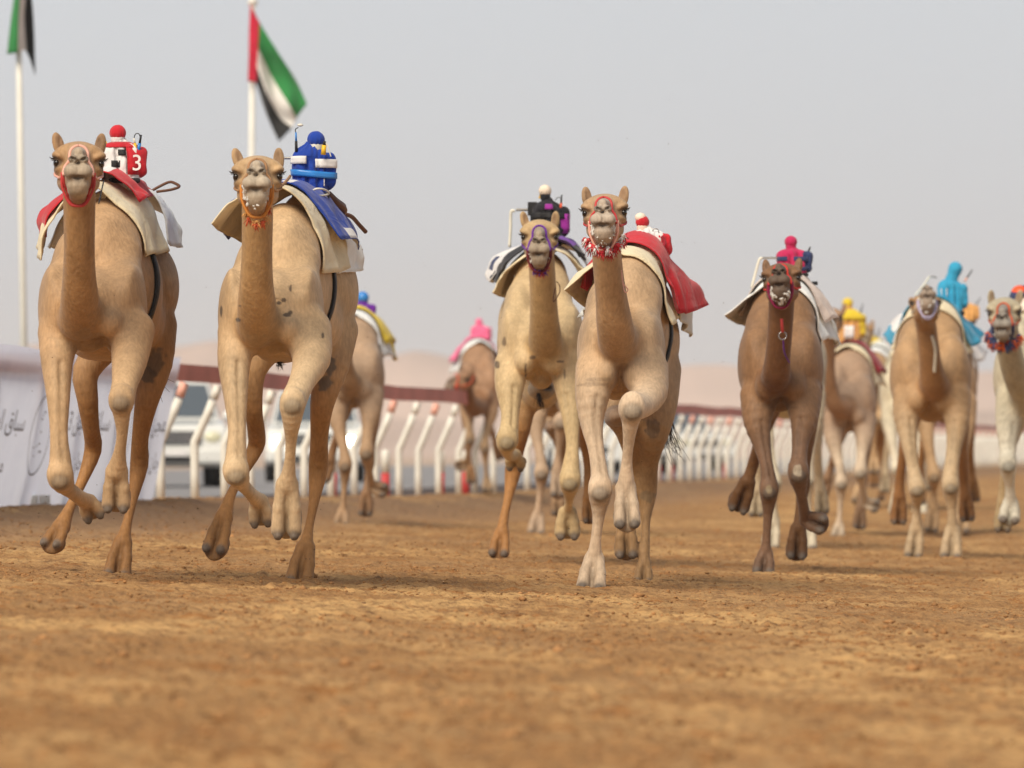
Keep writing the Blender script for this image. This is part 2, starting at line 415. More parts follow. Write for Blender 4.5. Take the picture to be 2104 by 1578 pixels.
# stub posts with red feet just outside the rail
for i, (px, txt) in enumerate(((683, 'white stub post with a red foot behind the second camel from the left'), (792, 'white stub post with a red foot at the left of the open stretch of rail'),
                          (905, 'white stub post with a red foot between the open rail posts'), (957, 'white stub post with a red foot beside the distant camel under the pink rider'),
                          (1212, 'white stub post with a red foot seen between the two middle camels'), (1352, 'white stub post with a red foot right of the red-blanketed camel'), (1378, 'white stub post with a red foot nearer the tail of the red-blanketed camel'), (1492, 'white stub post with a red foot left of the dark brown camel'))):
    D = 11.9/(.1456-(px-1052)/F); x = (px-1052)*D/F; z = float(gz(x+.25, D))-.05
    t = empty('marker_post', (x, D, z), txt, 'marker post', 'stub posts along the rail')
    mb = MB(); mb.tube([(x, D, z), (x, D, z+.34)], .055, 14); mb.build('foot', M['redm'], t)
    mb = MB(); mb.tube([(x, D, z+.34), (x, D, z+.60), (x, D, z+.63)], [.054, .054, .03], 14); mb.build('shaft', M['wpaint'], t)

# ------------------------------------------------------------------ banner with its writing
def build_banner():
    s0, s1 = -25.0, -1.35
    base = fence_pt(s0); z0 = float(gz(*fence_pt(0, .1)))
    root = empty('banner', (base[0], base[1], z0), 'long white printed cloth banner laced to the rail behind the leftmost camel', 'banner')
    nU, nV = 120, 26; V = []
    def P(u, v):
        s = s0+(s1-s0)*u; z = -.02+1.40*v
        q = .08+.28*v+.008*math.sin(s*5+v*4)*(1-v)+.006*math.sin(s*1.9+v*3)+.006*math.sin(s*9.0-v*7)*(v*(1-v)*3)
        s = s+.02*math.sin(v*9)
        a = fence_pt(s, q); zz = float(gz(*fence_pt(max(s, -12), .1)))
        return np.array((a[0], a[1], zz+z-.02*math.sin(s*1.6)*v))
    for i in range(nU+1):
        for j in range(nV+1): V.append(P(i/nU, j/nV))
    n = nV+1; Fc = np.array([(i*n+j, (i+1)*n+j, (i+1)*n+j+1, i*n+j+1) for i in range(nU) for j in range(nV)])
    o = obj('cloth', V, Fc, cloth('banner_cloth', (.78, .82, .97), wr=.35), root)
    m_ = o.data.materials[0]; n_ = m_.node_tree; b_ = n_.nodes['Principled BSDF']
    tr = n_.nodes.new('ShaderNodeBsdfTranslucent'); tr.inputs[0].default_value = (.80, .86, 1, 1); mx_ = n_.nodes.new('ShaderNodeMixShader'); mx_.inputs[0].default_value = .62
    n_.links.new(b_.outputs[0], mx_.inputs[1]); n_.links.new(tr.outputs[0], mx_.inputs[2]); n_.links.new(mx_.outputs[0], n_.nodes['Material Output'].inputs[0])   # thin cloth lets the sun through
    ink = mat('banner_ink', (.16, .14, .16), .7)
    def onto(V2, name):    # V2: (s, z) pairs on the cloth -> follow its folds, 8 mm proud
        out = []
        for s, z in V2:
            u = (s-s0)/(s1-s0); p = P(u, np.clip((z+.02)/1.40, 0, 1)); out.append(p+np.array([FN[0], FN[1], 0])*.012)
        return out
    rep = [(-17.2+3.45*k) for k in range(5)]
    for s in rep:
        # oval emblem ring with a small device
        mb = MB(); R1, R2 = .38, .362; m = 40; cz = .63
        ring = [(s+R*math.cos(2*math.pi*i/m)*.95, cz+R*.96*math.sin(2*math.pi*i/m)) for R in (R1, R2) for i in range(m)]
        mb.add(onto(ring, 'e'), [(i, (i+1) % m, m+(i+1) % m, m+i) for i in range(m)])
        for q in range(9):
            a = random.uniform(-.16, .1); b_ = random.uniform(-.2, .2); w_ = random.uniform(.03, .1); h_ = random.uniform(.008, .025)
            mb.add(onto([(s+a, cz+b_), (s+a+w_, cz+b_), (s+a+w_, cz+b_+h_), (s+a, cz+b_+h_)], 'e'), [(0, 1, 2, 3)])
        mb.build('emblem', ink, root, smooth=False)
        for txt, zb, size, x0 in (('2013 \ufee6\ufea0\ufeec\ufedf\ufe8d \ufed5\ufe8e\ufe92\ufeb3', .66, .25, .62), ('\ufee1\ufeee\ufee3\ufeae\ufee4\ufedf\ufe8d \ufee5\ufe8e\ufe9f\ufeae\ufeec\ufee3', .30, .22, .62)):
            cu = bpy.data.curves.new('t', 'FONT'); cu.body = txt; cu.size = size; cu.resolution_u = 3
            to = bpy.data.objects.new('t', cu); col.objects.link(to); bpy.context.view_layer.update()
            me = to.evaluated_get(bpy.context.evaluated_depsgraph_get()).to_mesh()
            vv = [(s+x0+v.co.x*1.25, zb+v.co.y*1.0) for v in me.vertices]; ff = [tuple(p.vertices) for p in me.polygons]
            print('banner text', len(vv), me.vertices and max(v.co.x for v in me.vertices))
            vv = [(min(max(a, s0+.05), s1-.1), b_) for a, b_ in vv]
            if ff: obj('lettering', onto(vv, 't'), ff, ink, root, smooth=False)
            to.to_mesh_clear(); bpy.data.objects.remove(to)
build_banner()
# small red and white kerb block lying by the banner
p = at(66, 1049, 50.5); z = float(gz(p[0], p[1]))
t = empty('kerb_block', (p[0], p[1], z), 'low red and white block lying on the sand under the banner', 'block')
for i, (dx, mm_) in enumerate(((-.10, 'redm'), (0, 'wpaint'), (.11, 'wpaint'))):
    mb = MB(); mb.box((p[0]+dx, p[1], z+.035), (.048, .05, .055)); mb.build('segment', M[mm_], t, smooth=False, bevel=.01)

# ------------------------------------------------------------------ flags
def sheet_grid(C, nu, nv):
    """C[row][col] control points -> (nu+1)x(nv+1) smooth grid; rows along v"""
    C = np.array(C, float); R = np.array([spline(r, nu+1) for r in C])
    return np.array([spline(R[:, i], nv+1) for i in range(nu+1)]).transpose(1, 0, 2)
FLG = [cloth('flag_red', (.55, .02, .05), wr=.3), cloth('flag_green', (.03, .22, .06), wr=.3), cloth('flag_white', (.70, .68, .64), wr=.3), cloth('flag_black', (.02, .02, .02), wr=.3)]
def flag(C, D, nred, label, topole, bot, r):
    p0 = at(bot[0], 925+(.75)*F/D, D); z = -.1
    p1 = at(topole[0], topole[1], D)
    root = empty('flagpole', (p0[0], p0[1], z), 'tall white flagpole '+label, 'flagpole', 'white flagpoles behind the rail')
    mb = MB(); mb.tube([(p0[0], D, z), ((p0[0]+p1[0])/2, D, (z+p1[2])/2), (p1[0], D, p1[2])], [r*1.15, r, r*.85], 14)
    mb.build('pole', M['wpaint'], root)
    mb = MB(); mb.ball((p1[0], D, p1[2]+r), r*1.5); mb.build('finial', M['wpaint'], root)
    G = sheet_grid([[at(x, y, D+d) for x, y, d in row] for row in C], 32, 18)
    nv, nu = G.shape[:2]; V = G.reshape(-1, 3)
    Fc = []; mi = []
    for j in range(nv-1):
        for i in range(nu-1):
            Fc.append((j*nu+i, j*nu+i+1, (j+1)*nu+i+1, (j+1)*nu+i))
            mi.append(0 if i < nred else (1 if j < 6 else (2 if j < 12 else 3)))
    fo = obj('flag', V, Fc, None, mats=FLG, midx=mi, origin=tuple(V[0]))
    tag(fo, 'hanging four coloured flag '+label, 'flag', 'flags in red, green, white and black')
    md = fo.modifiers.new('thick', 'SOLIDIFY'); md.thickness = .006
flag([[(514, 7, -.12), (533, 45, -.1), (572, 108, -.15), (608, 165, .1), (631, 213, 0)],
      [(512, 62, -.14), (530, 100, -.16), (560, 160, .1), (592, 212, -.1), (609, 243, .05)],
      [(511, 115, -.14), (528, 138, -.1), (548, 192, -.12), (575, 240, .1), (600, 262, -.05)],
      [(509, 168, -.14), (526, 172, -.1), (541, 215, .15), (556, 255, .12), (573, 291, .0)]],
     88, 8, 'above the second camel from the left', (519, 11), (513, 900), .052)
flag([[(47, -150, -.06), (40, -95, -.15), (33, -40, -.2), (22, 40, -.16), (14, 112, -.1)],
      [(47, -105, -.1), (46, -60, -.22), (42, -20, -.3), (38, 45, -.25), (37, 108, -.2)],
      [(47, -60, .1), (50, -30, .2), (52, 0, .22), (50, 35, .25), (54, 105, .2)],
      [(48, -40, .1), (62, -30, .25), (66, 0, .3), (70, 60, .3), (73, 156, .2)]],
     76, 7, 'at the far left edge of the photo', (34, -170), (55, 900), .045)

# ------------------------------------------------------------------ cars beyond the rail
def suv(px, D, label, yaw=0.0, lit=False, group='white cars parked beyond the rail'):
    x0 = (px-1052)*D/F; z0 = .222
    R = np.array([[math.cos(yaw), -math.sin(yaw), 0], [math.sin(yaw), math.cos(yaw), 0], [0, 0, 1]])
    root = empty('parked_car', (x0, D, z0), label, 'car', group)
    def T(v): return (R @ np.array(v, float)) + np.array([x0, D, z0])
    def put(mb, name, m, bevel=0, par=root, smooth=False):
        mb.v = [tuple(T(v)) for v in mb.v]; o = mb.build(name, m, par, smooth=smooth, bevel=bevel); return o
    # side profile (y back, z up), lofted with tumblehome
    W = .96
    prof = [(.02, .42), (-.0, .70), (.04, .98), (.14, 1.06), (1.18, 1.15), (1.28, 1.17), (4.7, 1.12), (4.78, .95), (4.8, .45), (4.4, .36), (.3, .34)]
    mb = MB(); n = len(prof); secs = [(-W, .93), (-W*.93, 1.0), (W*.93, 1.0), (W, .93)]; V = []
    for xx, k in secs:
        for y, z in prof: V.append((xx, 2.4+(y-2.4)*(.985 if k < 1 else 1), .36+(z-.36)*(k if z > .5 else 1)))
    Fc = [tuple(range(n-1, -1, -1)), tuple(3*n+i for i in range(n))]+[(s*n+i, s*n+(i+1) % n, (s+1)*n+(i+1) % n, (s+1)*n+i) for s in range(3) for i in range(n)]
    mb.add(V, Fc); body = put(mb, 'body', M['car'], .03)
    # cabin
    mb = MB(); cab = [(1.25, 1.14), (1.95, 1.80), (2.2, 1.86), (4.3, 1.84), (4.62, 1.12)]; n = 5; V = []
    for xx, k in ((-.90, 0), (-.74, 1), (.74, 1), (.90, 0)):
        for y, z in cab: V.append((xx if k == 0 else xx, y, z if k or z < 1.3 else z-.06))
    V = []
    for y, z, hw in ((1.25, 1.13, .88), (1.95, 1.80, .72), (2.2, 1.87, .70), (4.3, 1.85, .70), (4.62, 1.12, .86)):
        V += [(-hw, y, z), (hw, y, z)]
    Fc = [(0, 1, 3, 2), (2, 3, 5, 4), (4, 5, 7, 6), (6, 7, 9, 8), (0, 2, 4, 6, 8), (9, 7, 5, 3, 1)]
    mb.add(V, Fc); put(mb, 'roof', M['car'], .05)
    def quad(pts, name, m, off=.012):
        mb = MB(); P = [np.array(p, float) for p in pts]; nn = np.cross(P[1]-P[0], P[2]-P[0]); nn /= np.linalg.norm(nn)
        mb.add([p+nn*off for p in P]+[p-nn*.01 for p in P], [(0, 1, 2, 3), (7, 6, 5, 4), (0, 4, 5, 1), (1, 5, 6, 2), (2, 6, 7, 3), (3, 7, 4, 0)]); return put(mb, name, m)
    quad([(-.80, 1.31, 1.19), (.80, 1.31, 1.19), (.67, 1.90, 1.75), (-.67, 1.90, 1.75)], 'windscreen', M['glass'])
    for sg in (-1, 1):
        a = [(sg*.875, 1.55, 1.20), (sg*.875, 4.35, 1.20), (sg*.735, 4.15, 1.74), (sg*.735, 2.05, 1.74)]
        quad(a if sg > 0 else a[::-1], 'side_window', M['glass'])
        mb = MB(); mb.ball((sg*1.06, 1.35, 1.22), (.13, .08, .10)); put(mb, 'mirror', M['car'], smooth=True)
        mb = MB(); mb.ball((sg*.70, .04, .84), (.155, .06, .105), 18, 10); hl = put(mb, 'headlight', M['lampoff'], smooth=True)
        if lit:
            mb = MB(); mb.ball((sg*.72, -.03, .82), (.10, .03, .085), 18, 10); o = put(mb, 'bulb', M['lamp'], par=hl, smooth=True)
        mb = MB(); mb.ball((sg*.72, .0, .50), (.07, .04, .05)); put(mb, 'fog_light', M['lampoff'], smooth=True)
        for yy in (.95, 3.75):
            mb = MB(); mb.tube([(sg*.72, yy, .37), (sg*.97, yy, .37)], .37, 22); wh = put(mb, 'wheel', M['tyre'], smooth=True)
            mb = MB(); mb.tube([(sg*.9, yy, .37), (sg*.985, yy, .37)], .22, 16); put(mb, 'rim', M['chrome'], par=wh, smooth=True)
    mb = MB(); mb.box((0, -.005, .84), (.50, .03, .11)); g = put(mb, 'grille', M['black'], .01)
    for k in range(4):
        mb = MB(); mb.box((0, -.04, .77+.047*k), (.47, .012, .012)); put(mb, 'grille_bar', M['chrome'], par=g)
    mb = MB(); mb.box((0, .02, .53), (.93, .10, .13)); bp = put(mb, 'bumper', M['car'], .05)
    mb = MB(); mb.box((0, -.085, .47), (.42, .01, .05)); put(mb, 'air_intake', M['black'], par=bp)
    mb = MB(); mb.box((.0, -.10, .585), (.26, .008, .055)); put(mb, 'number_plate', M['whitef'], par=bp)
    return root
suv(352, 96, 'white off-road car with its lamps off, half behind the end of the banner', .10)
suv(645, 112, 'white off-road car with two bright headlights between the second camel\'s legs', .02, lit=True)
suv(1168, 168, 'white car with small lit headlights seen between the two middle camels', -.12, lit=True)
suv(1345, 150, 'white car with dark windows behind the rail right of the red-blanketed camel', .5)
suv(1455, 170, 'white car behind the dense rail posts left of the dark brown camel', .45)
# ------------------------------------------------------------------ implicit surfaces -> one continuous skin
class Prim:
    """kind 'ell': c, r(3), R ; 'cone': a, b, ra, rb ; 'box': c, h, R, rad"""
    def __init__(s, kind, k=.04, col=None, sub=False, **kw):
        s.wt = kw.pop('wt', 4.0 if sub else 1.0); s.kind = kind; s.k = k; s.col = col; s.sub = sub; s.__dict__.update(kw)
        if kind == 'chain':
            s.lo = np.min([q.lo for q in s.segs], 0); s.hi = np.max([q.hi for q in s.segs], 0)
        elif kind == 'cone':
            s.lo = np.minimum(s.a-s.ra, s.b-s.rb); s.hi = np.maximum(s.a+s.ra, s.b+s.rb)
        else:
            e = s.r if kind == 'ell' else s.h+s.rad
            if s.R is not None: e = np.sqrt(((s.R*e[None, :])**2).sum(1)) if kind == 'ell' else np.abs(s.R) @ e
            s.lo = s.c-e; s.hi = s.c+e
    def d(s, X, Y, Z):
        if s.kind == 'chain':
            v = s.segs[0].d(X, Y, Z)
            for q in s.segs[1:]: v = np.minimum(v, q.d(X, Y, Z))
            return v
        if s.kind == 'cone':
            ba = s.b-s.a; l2 = float(ba@ba)+1e-9
            px, py, pz = X-s.a[0], Y-s.a[1], Z-s.a[2]
            t = np.clip((px*ba[0]+py*ba[1]+pz*ba[2])/l2, 0, 1)
            px = px-t*ba[0]; py = py-t*ba[1]; pz = pz-t*ba[2]
            return np.sqrt(px*px+py*py+pz*pz)-(s.ra+(s.rb-s.ra)*t)
        px, py, pz = X-s.c[0], Y-s.c[1], Z-s.c[2]
        if s.R is not None:
            R = s.R
            px, py, pz = (R[0, 0]*px+R[1, 0]*py+R[2, 0]*pz, R[0, 1]*px+R[1, 1]*py+R[2, 1]*pz, R[0, 2]*px+R[1, 2]*py+R[2, 2]*pz)
        if s.kind == 'ell':
            a, b, c = px/s.r[0], py/s.r[1], pz/s.r[2]
            k0 = np.sqrt(a*a+b*b+c*c); k1 = np.sqrt((a/s.r[0])**2+(b/s.r[1])**2+(c/s.r[2])**2)+1e-9
            return k0*(k0-1)/k1
        qx, qy, qz = np.abs(px)-s.h[0], np.abs(py)-s.h[1], np.abs(pz)-s.h[2]
        o = np.sqrt(np.maximum(qx, 0)**2+np.maximum(qy, 0)**2+np.maximum(qz, 0)**2)
        return o+np.minimum(np.maximum(qx, np.maximum(qy, qz)), 0)-s.rad

def A(*v): return np.array(v, float)
def ell(c, r, R=None, **kw): return Prim('ell', c=np.array(c, float), r=np.array([r]*3 if np.isscalar(r) else r, float), R=R, **kw)
def cone(a, b, ra, rb, **kw): return Prim('cone', a=np.array(a, float), b=np.array(b, float), ra=float(ra), rb=float(rb), **kw)
def rbox(c, h, rad, R=None, **kw): return Prim('box', c=np.array(c, float), h=np.array(h, float), rad=rad, R=R, **kw)
def chain(N, cols, k, sub=3):
    """smooth tapering limb through N = [(point, radius)]; cols one colour per node"""
    K = len(N); S = spline([list(p)+[r]+list(c) for (p, r), c in zip(N, cols)], (K-1)*sub+1)
    return Prim('chain', k=k, segs=[cone(S[i][:3], S[i+1][:3], max(S[i][3], .004), max(S[i+1][3], .004), col=tuple(np.clip(S[i][4:7], 0, 1))) for i in range(len(S)-1)])
def comb(a, d, p):
    if p.sub:
        d = -d; h = np.maximum(p.k-np.abs(a-d), 0)/p.k; return np.maximum(a, d)+h*h*p.k*.25
    h = np.maximum(p.k-np.abs(a-d), 0)/p.k; return np.minimum(a, d)-h*h*p.k*.25
def sdf(prims, P):
    P = np.asarray(P, float); X, Y, Z = P[..., 0], P[..., 1], P[..., 2]; v = np.full(X.shape, 9.0)
    for p in prims: v = comb(v, p.d(X, Y, Z), p)
    return v
def grad(prims, P, e=.004):
    g = np.stack([sdf(prims, P+A(e, 0, 0))-sdf(prims, P-A(e, 0, 0)), sdf(prims, P+A(0, e, 0))-sdf(prims, P-A(0, e, 0)), sdf(prims, P+A(0, 0, e))-sdf(prims, P-A(0, 0, e))], -1)
    return g/(np.linalg.norm(g, axis=-1, keepdims=True)+1e-9)
def push_out(prims, P, gap, it=3):
    """move points that are closer than gap out to it"""
    P = np.array(P, float)
    for _ in range(it):
        v = sdf(prims, P); g = grad(prims, P); P = P+g*np.maximum(gap-v, 0)[..., None]
    return P
def snap(prims, P, gap, it=5):
    P = np.array(P, float)
    for _ in range(it):
        v = sdf(prims, P); g = grad(prims, P); P = P+g*np.clip(gap-v, -.05, .05)[..., None]
    return P

def skin(prims, h, smooth=1):
    add = [p for p in prims if not p.sub]
    lo = np.min([p.lo for p in add], 0)-3*h; hi = np.max([p.hi for p in add], 0)+3*h
    n = np.ceil((hi-lo)/h).astype(int)+1
    ax = [lo[i]+h*np.arange(n[i]) for i in range(3)]
    G = np.full(tuple(n), .25, np.float32)
    for p in prims:
        mg = p.k+3*h
        a = np.maximum(np.floor((p.lo-mg-lo)/h).astype(int), 0); b = np.minimum(np.ceil((p.hi+mg-lo)/h).astype(int)+1, n)
        if (b <= a).any(): continue
        sl = tuple(slice(a[i], b[i]) for i in range(3))
        X = ax[0][sl[0]][:, None, None].astype(np.float32); Y = ax[1][sl[1]][None, :, None].astype(np.float32); Z = ax[2][sl[2]][None, None, :].astype(np.float32)
        G[sl] = comb(G[sl], p.d(X, Y, Z).astype(np.float32), p)
    ins = G < 0
    c = np.zeros(tuple(n-1), np.uint8)
    for i in (0, 1):
        for j in (0, 1):
            for k in (0, 1): c += ins[i:n[0]-1+i, j:n[1]-1+j, k:n[2]-1+k]
    cells = np.argwhere((c > 0) & (c < 8)); idx = np.full(tuple(n-1), -1, np.int32); idx[tuple(cells.T)] = np.arange(len(cells))
    cv = {}
    for i in (0, 1):
        for j in (0, 1):
            for k in (0, 1): cv[i, j, k] = G[cells[:, 0]+i, cells[:, 1]+j, cells[:, 2]+k]
    acc = np.zeros((len(cells), 3)); cnt = np.zeros(len(cells))
    cs = list(cv)
    for u in cs:
        for d in range(3):
            if u[d] == 0:
                v = list(u); v[d] = 1; v = tuple(v); a, b = cv[u], cv[v]; m = (a < 0) != (b < 0)
                t = np.where(m, a/np.where(m, a-b, 1), 0)
                for q in range(3):
                    acc[:, q] += np.where(m, u[q]+(t if q == d else 0), 0)
                cnt += m
    V = lo+(cells+acc/cnt[:, None])*h
    Q = []
    for d in range(3):
        s0 = [slice(None)]*3; s1 = [slice(None)]*3; s0[d] = slice(0, -1); s1[d] = slice(1, None)
        a, b = ins[tuple(s0)], ins[tuple(s1)]; e = np.argwhere(a != b)
        d1, d2 = (d+1) % 3, (d+2) % 3
        e = e[(e[:, d1] > 0) & (e[:, d2] > 0) & (e[:, d1] < n[d1]-1) & (e[:, d2] < n[d2]-1)]
        fl = a[tuple(e.T)]
        def I(o1, o2):
            t = e.copy(); t[:, d1] -= o1; t[:, d2] -= o2; return idx[tuple(t.T)]
        q = np.stack([I(1, 1), I(0, 1), I(0, 0), I(1, 0)], 1); q[~fl] = q[~fl][:, ::-1]; Q.append(q)
    Q = np.concatenate(Q); Q = Q[(Q >= 0).all(1)]
    for _ in range(smooth):
        S = np.zeros_like(V); C = np.zeros(len(V))
        for a, b in ((0, 1), (1, 2), (2, 3), (3, 0)):
            for x, y in ((a, b), (b, a)):
                for q in range(3): S[:, q] += np.bincount(Q[:, x], V[Q[:, y], q], len(V))
                C += np.bincount(Q[:, x], minlength=len(V))
        V = V*.45+.55*S/np.maximum(C, 1)[:, None]
    return V, Q
def tint(prims, V, base, spots=()):
    W = np.zeros(len(V)); C = np.zeros((len(V), 3)); base = np.array(base)
    for p in [q for p in prims for q in (p.segs if p.kind == 'chain' else [p])]:
        if p.sub and p.col is None: continue
        m = ((V > p.lo-.12) & (V < p.hi+.12)).all(1)
        if not m.any(): continue
        v = V[m]; d = np.abs(p.d(v[:, 0], v[:, 1], v[:, 2])) if p.sub else np.maximum(p.d(v[:, 0], v[:, 1], v[:, 2]), 0)
        w_ = np.exp(-d/(.014 if p.wt < 2 else .006))*p.wt; W[m] += w_; C[m] += w_[:, None]*(np.array(p.col) if p.col is not None else base)
    C = np.where(W[:, None] > 1e-6, C/np.maximum(W, 1e-6)[:, None], base)
    for c, r, colr, amt in spots:     # patches of differently coloured hair, callus or dye
        q = np.sqrt((((V-c)/r)**2).sum(1))+.55*vnoise(V[:, 0]*45+V[:, 1]*9, V[:, 2]*45, 41)+.5*vnoise(V[:, 0]*16, V[:, 2]*16, 42); f = (1-sstep(.75, 1.1, q))*amt
        C = C*(1-f[:, None])+np.array(colr)*f[:, None]
    return C
def rotm(yaw=0, pitch=0, roll=0):
    """columns: right, forward, up.  yaw 0 faces the camera (-Y); pitch raises the nose; roll leans"""
    cy, sy = math.cos(yaw), math.sin(yaw)
    r = A(-cy, -sy, 0)*-1; f = A(sy, -cy, 0); u = A(0, 0, 1)
    cp, sp = math.cos(pitch), math.sin(pitch); f, u = f*cp+u*sp, u*cp-f*sp
    cr_, sr = math.cos(roll), math.sin(roll); r, u = r*cr_+u*sr, u*cr_-r*sr
    return np.stack([r, f, u], 1)
# ------------------------------------------------------------------ camels
class View:
    """places measured points of one animal at a real distance"""
    def __init__(s, Dabs, D0, ref=(0, 0), to=None, k=1.0, m=1):
        s.D0 = D0; s.Dc = Dabs or D0/k; s.ref = ref; s.to = to or ref; s.k = k; s.m = m
    def px(s, x, y): return s.to[0]+s.m*s.k*(x-s.ref[0]), s.to[1]+s.k*(y-s.ref[1])
    def P(s, x, y, d): x, y = s.px(x, y); return at(x, y, s.Dc+d)
    def r(s, v, d): return v*s.k*(s.Dc+d)/F

def head_prims(c, R, S, face, muz, nose, light):
    """head around the point between the eyes"""
    def T(r, f, u): return c+R @ (A(r, f, u)*S)
    def Rr(yaw=0, roll=0, pitch=0):
        q = np.array(Matrix.Rotation(yaw, 3, 'Z') @ Matrix.Rotation(pitch, 3, 'X') @ Matrix.Rotation(roll, 3, 'Y')); return R @ q
    def E(r, f, u, a, b, d, Q=None, **kw): return ell(T(r, f, u), A(a, b, d)*S, R if Q is None else Q, **kw)
    def C_(p, q, ra, rb, **kw): return cone(T(*p), T(*q), ra*S, rb*S, **kw)
    L = [E(0, -.03, .045, .112, .15, .082, k=.03, col=face), E(0, .03, .060, .132, .08, .050, k=.03, col=face),
         E(0, -.10, -.03, .095, .13, .10, k=.04, col=face),
         C_((0, .02, -.040), (0, .24, -.080), .104, .058, k=.04, col=face),
         C_((0, .04, .035), (0, .30, .020), .060, .027, k=.028, col=muz),
         C_((-.055, .02, -.10), (-.022, .26, -.135), .062, .042, k=.03, col=face), C_((.055, .02, -.10), (.022, .26, -.135), .062, .042, k=.03, col=face),
         C_((-.020, .22, -.078), (-.030, .33, -.094), .052, .040, k=.03, col=muz), C_((.020, .22, -.078), (.030, .33, -.094), .052, .040, k=.03, col=muz)]
    for s in (-1, 1):
        jr = random.uniform(-.16, .16)
        L += [E(s*.103, .045, .030, .048, .062, .028, Rr(roll=-s*.42), k=.016, col=face),     # brow ridge
              E(s*.100, .03, -.035, .036, .07, .034, k=.02, col=face),                       # cheek bone under the eye
              E(s*.126, .066, -.004, .028, .040, .024, Rr(roll=-s*.25), sub=True, k=.016, col=(.09, .06, .04)),
              E(s*.108, .050, -.003, .032, .036, .029, k=.008, wt=5, col=(.08, .055, .038)),
              E(s*.030, .325, -.020, .026, .03, .022, k=.020, col=nose),                     # nostril wing
              E(s*.037, .328, -.086, .043, .040, .036, k=.014, col=nose),                    # split upper lip
              E(s*.029, .348, -.020, .021, .026, .0075, Rr(roll=s*-.42), sub=True, k=.007, col=(.03, .02, .018)),
              E(s*.045, .350, -.043, .026, .018, .0045, Rr(roll=s*.35), sub=True, k=.008, col=muz),
              # ear: a cupped leaf
              E(s*.114, -.075, .118, .032, .024, .072, Rr(roll=s*.16+jr), k=.014, col=face),
              E(s*.104, -.044, .130, .016, .022, .048, Rr(roll=s*.16+jr), sub=True, k=.010, col=(.22, .13, .075))]
    L += [E(0, .300, -.158, .058, .05, .036, k=.022, col=muz), E(0, .26, -.190, .054, .07, .036, k=.03, col=muz), E(0, .14, -.20, .055, .10, .05, k=.03, col=face),
          E(0, .356, -.122, .040, .030, .0075, sub=True, k=.006, col=(.08, .05, .04)),
          E(0, .362, -.128, .014, .03, .011, sub=True, k=.006, col=(.02, .012, .01)),
          E(0, .374, -.088, .0045, .02, .030, sub=True, k=.006, col=nose)]
    return L, T

def foot(P, F0, T0, w, side, tone, nail, planted):
    """two-toed padded foot from the fetlock F0 to the toe tips T0"""
    t = T0-F0; L = np.linalg.norm(t); t = t/L
    lat = side-t*np.dot(side, t); lat /= np.linalg.norm(lat)
    n = np.cross(lat, t)
    if n @ A(0, 1, -1) < 0: n = -n
    sp = .27 if planted else .24
    for s in (-1, 1):
        a = F0+lat*s*w*.13; b = T0-t*w*.20+lat*s*w*sp; mid = (a+b)/2+lat*s*w*.05-n*w*.03
        P += [cone(a, mid, w*.20, w*.17, k=.02, col=tone), cone(mid, b, w*.17, w*.215, k=.014, col=tone),
              ell(b+t*w*.14-n*w*.11, (w*.135, w*.14, w*.14), np.stack([lat, t, n], 1), k=.004, col=nail, wt=9)]
    P += [ell(F0+t*L*.42+n*w*.06, (w*.17, L*.22, w*.15), np.stack([lat, t, n], 1), k=.01, col=tuple(x*.8 for x in tone))]
    pc = F0+t*L*(.66 if not planted else .74)+n*w*.20
    P += [ell(pc, (w*.46, L*.40, w*.17), np.stack([lat, t, n], 1), k=.016, wt=2.5, col=tuple(x*.62 for x in tone))]
    P += [ell(F0+t*L*.80-n*w*.20, (w*.035, L*.36, w*.19), np.stack([lat, t, n], 1), sub=True, k=.012, col=tuple(x*.4 for x in tone))]

